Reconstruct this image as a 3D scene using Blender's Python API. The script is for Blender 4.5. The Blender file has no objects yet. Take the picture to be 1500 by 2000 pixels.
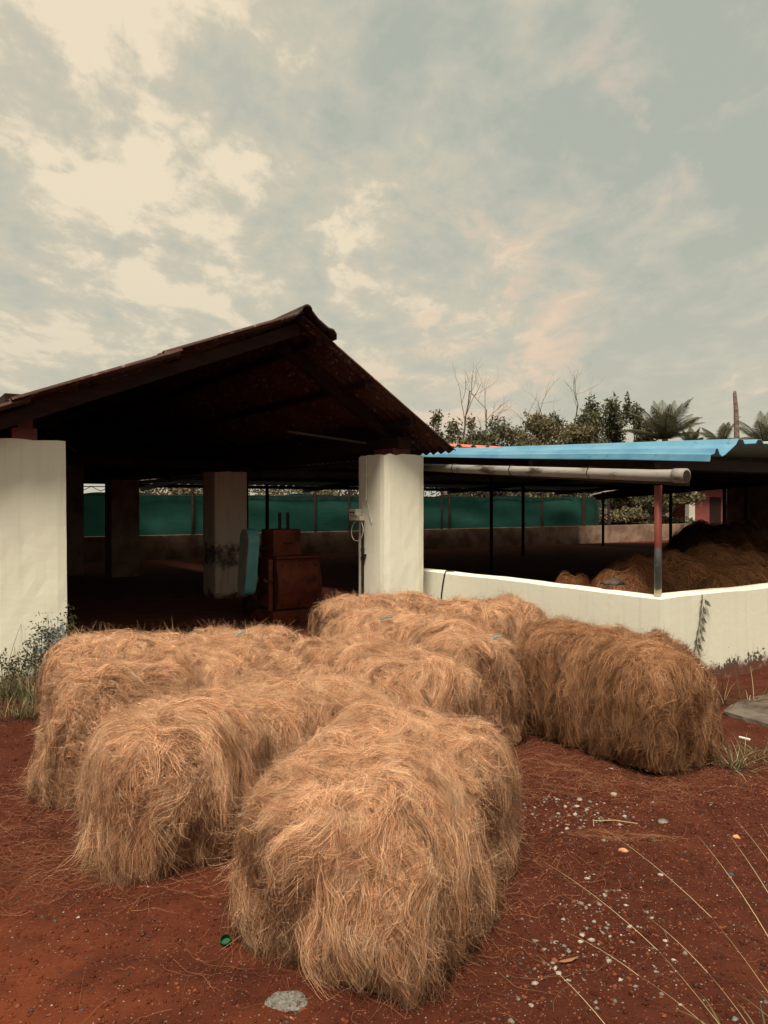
import bpy, math, random
import numpy as np
from mathutils import Vector, Matrix

R = math.radians
SC = bpy.context.scene
COL = SC.collection
random.seed(7)

# ------------------------------------------------------------------ camera
CAM_H = 1.55
cam = bpy.data.cameras.new('camera')
cam.sensor_fit = 'VERTICAL'
cam.sensor_height = 36.0
cam.lens = 36.0 * 1510 / 2000
cam.clip_start = 0.05
cam.clip_end = 3000
cam_ob = bpy.data.objects.new('camera', cam)
cam_ob.location = (0, 0, CAM_H)
cam_ob.rotation_euler = (R(90 - 0.57), 0, 0)
COL.objects.link(cam_ob)
SC.camera = cam_ob

# ------------------------------------------------------------------ view
SC.view_settings.view_transform = 'Standard'
SC.view_settings.look = 'None'
SC.view_settings.exposure = 0.5
SC.view_settings.gamma = 1.0
SC.view_settings.use_curve_mapping = False
SC.render.engine = 'CYCLES'
SC.cycles.max_bounces = 6
SC.cycles.diffuse_bounces = 3
SC.cycles.transparent_max_bounces = 12
SC.cycles.use_denoising = True
SC.cycles_curves.shape = 'RIBBONS'

# ------------------------------------------------------------------ sky
SUN_EL, SUN_AZ = 65.0, 190.0           # azimuth clockwise from +Y (seen from above)
world = bpy.data.worlds.new('World')
SC.world = world
world.use_nodes = True
nt = world.node_tree
for n in list(nt.nodes):
    nt.nodes.remove(n)


def N(tree, kind, **kw):
    n = tree.nodes.new(kind)
    for k, v in kw.items():
        if k == 'inp':
            for kk, vv in v.items():
                n.inputs[kk].default_value = vv
        else:
            setattr(n, k, v)
    return n


def L(tree, a, b):
    tree.links.new(a, b)


def math_node(tree, op, a, b=None, c=None, clamp=False):
    n = tree.nodes.new('ShaderNodeMath')
    n.operation = op
    n.use_clamp = clamp
    for i, x in enumerate((a, b, c)):
        if x is None:
            continue
        if isinstance(x, (int, float)):
            n.inputs[i].default_value = x
        else:
            tree.links.new(x, n.inputs[i])
    return n.outputs[0]


def smooth(tree, x, lo, hi):
    n = tree.nodes.new('ShaderNodeMapRange')
    n.interpolation_type = 'SMOOTHSTEP'
    n.inputs['From Min'].default_value = lo
    n.inputs['From Max'].default_value = hi
    tree.links.new(x, n.inputs['Value'])
    return n.outputs['Result']


def mixc(tree, fac, a, b, mode='MIX'):
    n = tree.nodes.new('ShaderNodeMix')
    n.data_type = 'RGBA'
    n.blend_type = mode
    ins = [n.inputs[0], n.inputs[6], n.inputs[7]]
    for s, x in zip(ins, (fac, a, b)):
        if isinstance(x, (int, float)):
            s.default_value = x
        elif isinstance(x, (tuple, list)):
            s.default_value = tuple(x) if len(x) == 4 else tuple(x) + (1,)
        else:
            tree.links.new(x, s)
    return n.outputs[2]


def noise(tree, vec, scale, detail=4, rough=0.55, dist=0.0):
    n = tree.nodes.new('ShaderNodeTexNoise')
    n.inputs['Scale'].default_value = scale
    n.inputs['Detail'].default_value = detail
    n.inputs['Roughness'].default_value = rough
    n.inputs['Distortion'].default_value = dist
    if vec is not None:
        tree.links.new(vec, n.inputs['Vector'])
    return n.outputs['Fac']


tc = N(nt, 'ShaderNodeTexCoord')
dirv = tc.outputs['Generated']
sep = N(nt, 'ShaderNodeSeparateXYZ')
L(nt, dirv, sep.inputs[0])
zc = math_node(nt, 'MAXIMUM', sep.outputs[2], 0.0)
den = math_node(nt, 'ADD', zc, 0.17)
px_ = math_node(nt, 'DIVIDE', sep.outputs[0], den)
py_ = math_node(nt, 'DIVIDE', sep.outputs[1], den)
comb = N(nt, 'ShaderNodeCombineXYZ')
L(nt, px_, comb.inputs[0])
L(nt, py_, comb.inputs[1])
mp = N(nt, 'ShaderNodeMapping')
mp.inputs['Rotation'].default_value = (0, 0, R(-40))
mp.inputs['Scale'].default_value = (1.25, 0.85, 1)
mp.inputs['Location'].default_value = (0.0, 0.0, 7.3)
L(nt, comb.outputs[0], mp.inputs[0])
nA = noise(nt, mp.outputs[0], 1.3, 3, 0.5, 0.3)
nB = noise(nt, mp.outputs[0], 3.4, 10, 0.58, 0.35)
nC = noise(nt, mp.outputs[0], 11.0, 8, 0.62, 0.3)


def glow(px, py, lo, hi):
    v = Vector((px - 750, 1510, 985 - py)).normalized()
    d = N(nt, 'ShaderNodeVectorMath', operation='DOT_PRODUCT')
    L(nt, dirv, d.inputs[0])
    d.inputs[1].default_value = v
    return smooth(nt, d.outputs['Value'], lo, hi)


gl = glow(150, 190, 0.80, 1.0)
gr = glow(930, 650, 0.982, 1.0)
gr2 = glow(1250, 235, 0.992, 1.0)
v1 = math_node(nt, 'MULTIPLY', nA, 0.40)
v2 = math_node(nt, 'MULTIPLY_ADD', nB, 0.80, v1)
v3 = math_node(nt, 'MULTIPLY_ADD', nC, 0.33, v2)
v4 = math_node(nt, 'MULTIPLY_ADD', gl, 0.17, v3)
v5 = math_node(nt, 'MULTIPLY_ADD', gr, 0.10, v4)
v6 = math_node(nt, 'MULTIPLY_ADD', gr2, 0.06, v5)
ramp = N(nt, 'ShaderNodeValToRGB')
L(nt, v6, ramp.inputs[0])
cr = ramp.color_ramp
cr.elements[0].position = 0.70
cr.elements[0].color = (0.44, 0.47, 0.395, 1)
cr.elements[1].position = 1.12
cr.elements[1].color = (0.88, 0.755, 0.55, 1)
e = cr.elements.new(0.81)
e.color = (0.52, 0.52, 0.43, 1)
e = cr.elements.new(0.92)
e.color = (0.63, 0.58, 0.445, 1)
hz = smooth(nt, sep.outputs[2], 0.40, 0.02)
hzf = math_node(nt, 'MULTIPLY', hz, 0.60)
cloud = mixc(nt, hzf, ramp.outputs[0], (0.625, 0.575, 0.445))
pk = smooth(nt, nB, 0.46, 0.64)
cloud = mixc(nt, math_node(nt, 'MULTIPLY', math_node(nt, 'MULTIPLY', gr, pk), 0.8), cloud, (0.80, 0.60, 0.44))
cloud = mixc(nt, math_node(nt, 'MULTIPLY', math_node(nt, 'MULTIPLY', gr2, pk), 0.8), cloud, (0.74, 0.58, 0.46))
sky = N(nt, 'ShaderNodeTexSky')
sky.sky_type = 'NISHITA'
sky.sun_disc = False
sky.sun_elevation = R(SUN_EL)
sky.sun_rotation = R(SUN_AZ)
sky.dust_density = 3.0
bg1 = N(nt, 'ShaderNodeBackground')
L(nt, sky.outputs[0], bg1.inputs[0])
bg1.inputs[1].default_value = 0.06
bg2 = N(nt, 'ShaderNodeBackground')
L(nt, cloud, bg2.inputs[0])
bg2.inputs[1].default_value = 0.72
ms = N(nt, 'ShaderNodeMixShader')
ms.inputs[0].default_value = 0.93
L(nt, bg1.outputs[0], ms.inputs[1])
L(nt, bg2.outputs[0], ms.inputs[2])
wo = N(nt, 'ShaderNodeOutputWorld')
L(nt, ms.outputs[0], wo.inputs[0])

# ------------------------------------------------------------------ sun behind thin cloud
sd = bpy.data.lights.new('sun', 'SUN')
sd.energy = 4.8
sd.angle = R(18)
sd.color = (1.0, 0.90, 0.74)
so = bpy.data.objects.new('sun', sd)
az = R(SUN_AZ)
dvec = -Vector((math.sin(az) * math.cos(R(SUN_EL)), math.cos(az) * math.cos(R(SUN_EL)), math.sin(R(SUN_EL))))
so.rotation_euler = dvec.to_track_quat('-Z', 'Y').to_euler()
so.location = (-5, -10, 12)
COL.objects.link(so)


# ------------------------------------------------------------------ materials
def new_mat(name):
    m = bpy.data.materials.new(name)
    m.use_nodes = True
    t = m.node_tree
    b = t.nodes['Principled BSDF']
    b.inputs['Specular IOR Level'].default_value = 0.25
    return m, t, b


def obj_coord(t):
    return N(t, 'ShaderNodeTexCoord').outputs['Object']


def noisy(name, c1, c2, scale, rough=0.85, bump=0.3, bscale=None, detail=6, lo=0.35, hi=0.65, stretch=None,
          metal=0.0, spec=0.25, dist=0.02, spots=None):
    m, t, b = new_mat(name)
    co = obj_coord(t)
    if stretch:
        mpn = N(t, 'ShaderNodeMapping')
        mpn.inputs['Scale'].default_value = stretch
        L(t, co, mpn.inputs[0])
        co = mpn.outputs[0]
    f = smooth(t, noise(t, co, scale, detail, 0.6), lo, hi)
    col = mixc(t, f, c1, c2)
    if spots:
        sc_, sl, sh, sc3 = spots
        g = smooth(t, noise(t, co, sc_, 5, 0.65), sl, sh)
        col = mixc(t, g, col, sc3)
    L(t, col, b.inputs['Base Color'])
    b.inputs['Roughness'].default_value = rough
    b.inputs['Metallic'].default_value = metal
    b.inputs['Specular IOR Level'].default_value = spec
    if bump:
        bn = N(t, 'ShaderNodeBump')
        bn.inputs['Strength'].default_value = bump
        bn.inputs['Distance'].default_value = dist
        L(t, noise(t, co, bscale or scale * 3, 6, 0.6), bn.inputs['Height'])
        L(t, bn.outputs[0], b.inputs['Normal'])
    return m


def paint_wall(name, base, dirt, speck_h=0.5, speck_amt=0.5, streak=0.35, speck_col=(0.10, 0.11, 0.11), xbias=0.0,
               blotch=None):
    """limewashed plaster: soft clouding, rain streaks, flaked specks near the foot"""
    m, t, b = new_mat(name)
    co = obj_coord(t)
    s = N(t, 'ShaderNodeSeparateXYZ')
    L(t, co, s.inputs[0])
    big = smooth(t, noise(t, co, 1.6, 4, 0.55), 0.3, 0.75)
    mpn = N(t, 'ShaderNodeMapping')
    mpn.inputs['Scale'].default_value = (9, 9, 0.8)
    L(t, co, mpn.inputs[0])
    st = smooth(t, noise(t, mpn.outputs[0], 1.6, 5, 0.6), 0.48, 0.8)
    col = mixc(t, math_node(t, 'MULTIPLY', big, 0.35), base, tuple(c * 0.88 for c in base))
    col = mixc(t, math_node(t, 'MULTIPLY', st, streak), col, dirt)
    # flaked specks, denser near the foot
    hh = smooth(t, s.outputs[2], speck_h, 0.0)
    if xbias:
        xb = smooth(t, s.outputs[0], -abs(xbias), 0.0)
        hh = math_node(t, 'MULTIPLY', hh, xb)
    sp = noise(t, co, 26, 6, 0.7)
    md = noise(t, co, 5.0, 4, 0.6)
    val = math_node(t, 'MULTIPLY_ADD', md, 0.6, math_node(t, 'MULTIPLY', sp, 0.7))
    val = math_node(t, 'MULTIPLY_ADD', hh, 0.34 * speck_amt, val)
    mk = smooth(t, val, 0.86, 0.90)
    col = mixc(t, mk, col, speck_col)
    sz = math_node(t, 'MULTIPLY_ADD', noise(t, co, 6, 6, 0.7), -0.22, s.outputs[2])
    col = mixc(t, math_node(t, 'MULTIPLY', smooth(t, sz, 0.02, -0.07), 0.85), col, (0.13, 0.045, 0.027))
    if blotch:
        z0, z1, amt, bc = blotch
        up = smooth(t, s.outputs[2], z0 - 0.2, z0 + 0.35)
        dn = smooth(t, s.outputs[2], z1 + 0.15, z1 - 0.2)
        w = math_node(t, 'MULTIPLY', up, dn)
        vb = math_node(t, 'MULTIPLY_ADD', noise(t, co, 4.5, 12, 0.78), 0.8, math_node(t, 'MULTIPLY', w, amt))
        col = mixc(t, math_node(t, 'MULTIPLY', smooth(t, vb, 0.58, 0.74), 0.85), col, bc)
    L(t, col, b.inputs['Base Color'])
    b.inputs['Roughness'].default_value = 0.9
    bn = N(t, 'ShaderNodeBump')
    bn.inputs['Strength'].default_value = 0.22
    bn.inputs['Distance'].default_value = 0.010
    hgt = math_node(t, 'MULTIPLY_ADD', mk, -0.6, noise(t, co, 14, 8, 0.6))
    L(t, hgt, bn.inputs['Height'])
    L(t, bn.outputs[0], b.inputs['Normal'])
    return m


CREAM = (0.73, 0.71, 0.585)
M = {}
M['wall'] = paint_wall('cream_limewash', CREAM, (0.40, 0.38, 0.29), 0.35, 0.8, 0.26, (0.08, 0.07, 0.055))
M['wall_left'] = paint_wall('cream_limewash_flaked', CREAM, (0.45, 0.45, 0.36), 0.95, 1.25, 0.28, (0.20, 0.23, 0.24), 0.7)
M['wall_in'] = paint_wall('cream_limewash_mouldy', (0.74, 0.58, 0.45), (0.34, 0.25, 0.18), 0.5, 0.5, 0.5,
                          (0.02, 0.015, 0.012), 0.0, (0.35, 1.0, 0.30, (0.03, 0.02, 0.016)))
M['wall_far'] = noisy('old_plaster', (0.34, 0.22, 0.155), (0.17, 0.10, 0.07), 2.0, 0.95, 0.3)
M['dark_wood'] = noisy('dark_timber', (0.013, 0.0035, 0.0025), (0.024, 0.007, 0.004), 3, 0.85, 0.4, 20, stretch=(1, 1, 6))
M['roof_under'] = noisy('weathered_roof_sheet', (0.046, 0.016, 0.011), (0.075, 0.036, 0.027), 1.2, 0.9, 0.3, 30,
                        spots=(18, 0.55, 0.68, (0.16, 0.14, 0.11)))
M['ridge'] = noisy('lichened_ridge_tile', (0.03, 0.017, 0.013), (0.07, 0.045, 0.035), 5, 0.9, 0.5, 30)
M['red_steel'] = noisy('red_oxide_steel', (0.16, 0.035, 0.025), (0.10, 0.025, 0.02), 6, 0.6, 0.2)
M['dark_steel'] = noisy('dark_steel', (0.02, 0.012, 0.010), (0.035, 0.02, 0.015), 8, 0.6, 0.2)
M['concrete'] = noisy('worn_concrete', (0.12, 0.10, 0.08), (0.055, 0.032, 0.022), 4, 0.95, 0.6, 20)
M['floor'] = noisy('dark_earth_floor', (0.14, 0.036, 0.018), (0.21, 0.062, 0.03), 2.2, 1.0, 0.5, 40, stretch=(1, 3, 1))
M['net'] = None


def roof_paint(name, c1, c2, rough=0.45):
    return noisy(name, c1, c2, 2.5, rough, 0.15, 6, spec=0.4, spots=(9, 0.62, 0.75, tuple(x * 0.6 for x in c1)))


M['blue'] = roof_paint('blue_coated_sheet', (0.075, 0.205, 0.31), (0.115, 0.26, 0.36))
M['pale_sheet'] = roof_paint('pale_coated_sheet', (0.26, 0.33, 0.33), (0.20, 0.25, 0.25), 0.6)
M['orange'] = roof_paint('orange_coated_sheet', (0.62, 0.16, 0.09), (0.52, 0.13, 0.07), 0.6)
M['pvc'] = noisy('stained_pvc', (0.30, 0.28, 0.25), (0.20, 0.18, 0.155), 3.0, 0.6, 0.15, 12, stretch=(1, 0.4, 1),
                 spots=(5, 0.50, 0.66, (0.06, 0.03, 0.022)))
M['white_plastic'] = noisy('white_plastic', (0.62, 0.60, 0.52), (0.52, 0.50, 0.43), 8, 0.5, 0.05)
M['black_plastic'] = noisy('black_plastic', (0.012, 0.010, 0.009), (0.02, 0.016, 0.014), 8, 0.5, 0.05)


def post_mat():
    m, t, b = new_mat('two_tone_post_paint')
    co = obj_coord(t)
    s = N(t, 'ShaderNodeSeparateXYZ')
    L(t, co, s.inputs[0])
    zz = math_node(t, 'MULTIPLY_ADD', noise(t, co, 30, 4, 0.6), 0.10, s.outputs[2])
    c = mixc(t, smooth(t, zz, 0.44, 0.47), (0.13, 0.15, 0.155), (0.19, 0.045, 0.035))
    c = mixc(t, smooth(t, zz, 0.12, 0.10), c, (0.6, 0.56, 0.44))
    wear = smooth(t, noise(t, co, 22, 5, 0.7), 0.62, 0.68)
    c = mixc(t, math_node(t, 'MULTIPLY', wear, smooth(t, zz, 0.47, 0.40)), c, (0.5, 0.48, 0.42))
    L(t, c, b.inputs['Base Color'])
    b.inputs['Roughness'].default_value = 0.55
    return m


M['post'] = post_mat()


def net_mat():
    m, t, b = new_mat('green_shade_net')
    co = obj_coord(t)
    f = smooth(t, noise(t, co, 0.9, 5, 0.6), 0.3, 0.7)
    mpn = N(t, 'ShaderNodeMapping')
    mpn.inputs['Scale'].default_value = (1.0, 1, 9)
    mpn.inputs['Rotation'].default_value = (0, R(12), 0)
    L(t, co, mpn.inputs[0])
    fold = smooth(t, noise(t, mpn.outputs[0], 1.4, 5, 0.6), 0.45, 0.75)
    c = mixc(t, f, (0.014, 0.066, 0.050), (0.022, 0.100, 0.076))
    c = mixc(t, math_node(t, 'MULTIPLY', fold, 0.5), c, (0.008, 0.05, 0.04))
    L(t, c, b.inputs['Base Color'])
    b.inputs['Roughness'].default_value = 0.8
    tr = N(t, 'ShaderNodeBsdfTranslucent')
    L(t, c, tr.inputs[0])
    mx = N(t, 'ShaderNodeMixShader')
    mx.inputs[0].default_value = 0.55
    L(t, b.outputs[0], mx.inputs[1])
    L(t, tr.outputs[0], mx.inputs[2])
    L(t, mx.outputs[0], t.nodes['Material Output'].inputs[0])
    return m


M['net'] = net_mat()


def soil_mat():
    m, t, b = new_mat('red_laterite_soil')
    co = obj_coord(t)
    s = N(t, 'ShaderNodeSeparateXYZ')
    L(t, co, s.inputs[0])
    big = smooth(t, noise(t, co, 0.9, 5, 0.6), 0.35, 0.68)
    mid = smooth(t, noise(t, co, 7, 7, 0.65), 0.35, 0.7)
    fine = smooth(t, noise(t, co, 120, 4, 0.7), 0.35, 0.7)
    c = mixc(t, big, (0.056, 0.0152, 0.0083), (0.088, 0.0250, 0.0135))
    c = mixc(t, math_node(t, 'MULTIPLY', mid, 0.85), c, (0.046, 0.012, 0.007))
    c = mixc(t, math_node(t, 'MULTIPLY', fine, 0.45), c, (0.05, 0.018, 0.012))
    # bright bare dust near the front left
    bx = smooth(t, s.outputs[0], 0.3, -1.2)
    by = smooth(t, s.outputs[1], 3.6, 2.2)
    db = math_node(t, 'MULTIPLY', math_node(t, 'MULTIPLY', bx, by), smooth(t, noise(t, co, 1.8, 5, 0.6), 0.32, 0.62))
    c = mixc(t, math_node(t, 'MULTIPLY', db, 0.8), c, (0.150, 0.038, 0.016))
    # grit specks
    vor = N(t, 'ShaderNodeTexVoronoi')
    vor.inputs['Scale'].default_value = 85
    L(t, co, vor.inputs['Vector'])
    sepc = N(t, 'ShaderNodeSeparateColor')
    L(t, vor.outputs['Color'], sepc.inputs[0])
    near = smooth(t, vor.outputs['Distance'], 0.36, 0.24)
    pick = smooth(t, sepc.outputs[0], 0.80, 0.84)
    gm = math_node(t, 'MULTIPLY', near, pick)
    gc = mixc(t, smooth(t, sepc.outputs[1], 0.55, 0.7), (0.21, 0.075, 0.04), (0.30, 0.22, 0.17))
    c = mixc(t, math_node(t, 'MULTIPLY', gm, 0.65), c, gc)
    L(t, c, b.inputs['Base Color'])
    b.inputs['Roughness'].default_value = 0.95
    b.inputs['Specular IOR Level'].default_value = 0.05
    bn = N(t, 'ShaderNodeBump')
    bn.inputs['Strength'].default_value = 0.9
    bn.inputs['Distance'].default_value = 0.012
    h1 = math_node(t, 'MULTIPLY_ADD', noise(t, co, 45, 8, 0.7), 1.0, math_node(t, 'MULTIPLY', noise(t, co, 9, 5, 0.6), 1.6))
    h1 = math_node(t, 'MULTIPLY_ADD', gm, 0.35, h1)
    L(t, h1, bn.inputs['Height'])
    L(t, bn.outputs[0], b.inputs['Normal'])
    return m


M['soil'] = soil_mat()


def fibre_mat(name, c_dark, c_mid, c_light):
    m, t, b = new_mat(name)
    hi = N(t, 'ShaderNodeHairInfo')
    rp = N(t, 'ShaderNodeValToRGB')
    rp.color_ramp.elements[0].color = c_dark + (1,)
    rp.color_ramp.elements[0].position = 0.0
    rp.color_ramp.elements[1].color = c_light + (1,)
    rp.color_ramp.elements[1].position = 1.0
    ee = rp.color_ramp.elements.new(0.55)
    ee.color = c_mid + (1,)
    L(t, hi.outputs['Random'], rp.inputs[0])
    geo = N(t, 'ShaderNodeNewGeometry')
    f = smooth(t, noise(t, geo.outputs['Position'], 3.2, 4, 0.6), 0.38, 0.70)
    c = mixc(t, math_node(t, 'MULTIPLY', f, 0.45), rp.outputs[0], tuple(x * 0.5 for x in c_mid))
    f2 = smooth(t, noise(t, geo.outputs['Position'], 8.5, 3, 0.6), 0.45, 0.72)
    c = mixc(t, math_node(t, 'MULTIPLY', f2, 0.35), c, c_light)
    L(t, c, b.inputs['Base Color'])
    b.inputs['Roughness'].default_value = 0.6
    b.inputs['Specular IOR Level'].default_value = 0.12
    # matted fibre shades with the slope of the mat it lies in
    an_ = N(t, 'ShaderNodeAttribute')
    an_.attribute_name = 'mat_slope'
    vt = N(t, 'ShaderNodeVectorTransform', vector_type='NORMAL', convert_from='OBJECT', convert_to='WORLD')
    L(t, an_.outputs['Vector'], vt.inputs[0])
    mxn = N(t, 'ShaderNodeVectorMath', operation='MULTIPLY_ADD')
    L(t, geo.outputs['Normal'], mxn.inputs[0])
    mxn.inputs[1].default_value = (0.3, 0.3, 0.3)
    L(t, vt.outputs[0], mxn.inputs[2])
    nn_ = N(t, 'ShaderNodeVectorMath', operation='NORMALIZE')
    L(t, mxn.outputs[0], nn_.inputs[0])
    L(t, nn_.outputs[0], b.inputs['Normal'])
    return m


M['fibre'] = fibre_mat('coir_fibre', (0.11, 0.036, 0.016), (0.57, 0.275, 0.142), (0.93, 0.62, 0.39))
M['fibre_right'] = fibre_mat('brown_coir_fibre', (0.070, 0.024, 0.011), (0.30, 0.132, 0.062), (0.68, 0.39, 0.21))
M['fibre_heap'] = fibre_mat('red_brown_coir_fibre', (0.16, 0.05, 0.022), (0.60, 0.24, 0.10), (0.88, 0.48, 0.24))
M['litter'] = fibre_mat('dusty_coir_litter', (0.07, 0.022, 0.011), (0.15, 0.055, 0.027), (0.32, 0.15, 0.08))
M['fibre_dark'] = fibre_mat('dark_coir_fibre', (0.13, 0.045, 0.018), (0.24, 0.085, 0.035), (0.40, 0.19, 0.085))  # darker brown fibre tone used on the yard heaps
M['core'] = noisy('coir_core', (0.045, 0.016, 0.008), (0.09, 0.034, 0.017), 14, 1.0, 0.9, 50, stretch=(1, 3, 1), dist=0.03)  # bale core coloured dark to stand for shade deep between the fibres
M['core_dark'] = noisy('heap_coir_core', (0.09, 0.033, 0.015), (0.15, 0.055, 0.025), 14, 1.0, 0.9, 50)  # brown core tone under the heap fibres


def leaf_mat(name, c1, c2, trans=0.25):
    m, t, b = new_mat(name)
    geo = N(t, 'ShaderNodeNewGeometry')
    c = mixc(t, geo.outputs['Random Per Island'], c1, c2)
    L(t, c, b.inputs['Base Color'])
    b.inputs['Roughness'].default_value = 0.7
    b.inputs['Specular IOR Level'].default_value = 0.06
    tr = N(t, 'ShaderNodeBsdfTranslucent')
    L(t, c, tr.inputs[0])
    mx = N(t, 'ShaderNodeMixShader')
    mx.inputs[0].default_value = trans
    L(t, b.outputs[0], mx.inputs[1])
    L(t, tr.outputs[0], mx.inputs[2])
    L(t, mx.outputs[0], t.nodes['Material Output'].inputs[0])
    return m


M['leaf'] = leaf_mat('dull_green_leaf', (0.05, 0.052, 0.030), (0.17, 0.16, 0.10))
M['leaf2'] = leaf_mat('olive_leaf', (0.075, 0.066, 0.036), (0.22, 0.18, 0.105))
M['palm'] = leaf_mat('palm_leaf', (0.055, 0.055, 0.032), (0.13, 0.12, 0.07))
M['grass'] = leaf_mat('green_grass', (0.045, 0.044, 0.022), (0.14, 0.125, 0.065))
M['weed'] = leaf_mat('grey_green_weed', (0.045, 0.043, 0.022), (0.115, 0.105, 0.055))
M['straw'] = leaf_mat('dry_straw', (0.24, 0.18, 0.09), (0.48, 0.38, 0.22))
M['bark'] = noisy('grey_bark', (0.12, 0.09, 0.065), (0.22, 0.17, 0.13), 6, 0.95, 0.4)
M['palm_bark'] = noisy('palm_bark', (0.10, 0.07, 0.06), (0.24, 0.18, 0.15), 3, 0.95, 0.6, 12, stretch=(1, 1, 5))
M['stone_grey'] = noisy('grey_stone', (0.10, 0.088, 0.076), (0.20, 0.18, 0.155), 20, 0.85, 0.4, spec=0.04)
M['stone_pale'] = noisy('pale_stone', (0.24, 0.205, 0.165), (0.36, 0.315, 0.26), 20, 0.85, 0.4, spec=0.04)
M['stone_rust'] = noisy('rusty_stone', (0.10, 0.027, 0.0135), (0.18, 0.058, 0.030), 20, 0.9, 0.4, spec=0.04)
M['stone_orange'] = noisy('orange_stone', (0.46, 0.21, 0.09), (0.55, 0.30, 0.16), 20, 0.9, 0.4, spec=0.04)
M['stone_dark'] = noisy('dark_stone', (0.035, 0.027, 0.024), (0.075, 0.060, 0.052), 20, 0.85, 0.4, spec=0.04)
M['green_cap'] = noisy('green_plastic', (0.008, 0.055, 0.018), (0.010, 0.075, 0.024), 10, 0.4, 0)
M['turquoise'] = noisy('turquoise_paint', (0.10, 0.30, 0.32), (0.13, 0.36, 0.37), 7, 0.5, 0.1, spots=(14, 0.62, 0.70, (0.10, 0.06, 0.04)))
M['grey_guard'] = noisy('faded_guard_paint', (0.20, 0.22, 0.19), (0.26, 0.28, 0.24), 5, 0.6, 0.1, spots=(10, 0.62, 0.72, (0.10, 0.08, 0.06)))
M['rust'] = noisy('rusty_red_steel', (0.12, 0.024, 0.013), (0.18, 0.045, 0.018), 4, 0.6, 0.25, 20, spots=(5, 0.52, 0.68, (0.06, 0.016, 0.011)))
M['rust_dark'] = noisy('dark_rusted_steel', (0.10, 0.026, 0.017), (0.15, 0.038, 0.022), 5, 0.7, 0.25, 20)
M['pink'] = noisy('pink_wall_paint', (0.22, 0.06, 0.05), (0.18, 0.05, 0.045), 3, 0.9, 0.2)
M['white_wall'] = noisy('white_wall_paint', (0.62, 0.58, 0.48), (0.5, 0.46, 0.38), 2, 0.9, 0.2)
M['twine'] = noisy('blue_twine', (0.06, 0.22, 0.30), (0.10, 0.30, 0.36), 30, 0.6, 0)
M['twine_dark'] = noisy('brown_twine', (0.06, 0.03, 0.018), (0.10, 0.05, 0.03), 30, 0.8, 0)
M['sack'] = noisy('grey_plastic_sack', (0.09, 0.065, 0.05), (0.04, 0.03, 0.026), 5, 0.6, 0.4, 12)
M['asbestos'] = noisy('grey_corrugated_sheet', (0.24, 0.21, 0.18), (0.14, 0.11, 0.09), 3, 0.9, 0.2)
M['dry_leaf'] = noisy('dry_leaf', (0.20, 0.09, 0.05), (0.28, 0.14, 0.08), 10, 0.8, 0.1)


# ------------------------------------------------------------------ object helpers
def tag(o, label=None, cat=None, group=None, kind=None):
    if label:
        o['label'] = label
    if cat:
        o['category'] = cat
    if group:
        o['group'] = group
    if kind:
        o['kind'] = kind
    return o


def empty(name, loc, rz=0.0):
    o = bpy.data.objects.new(name, None)
    o.location = loc
    o.rotation_euler = (0, 0, rz)
    o.empty_display_size = 0.2
    COL.objects.link(o)
    return o


def link_mesh(name, me, m=None, parent=None, loc=(0, 0, 0), rot=(0, 0, 0)):
    o = bpy.data.objects.new(name, me)
    if m is not None and len(me.materials) == 0:
        me.materials.append(m)
    COL.objects.link(o)
    o.location = loc
    o.rotation_euler = rot
    if parent is not None:
        o.parent = parent
    return o


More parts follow.
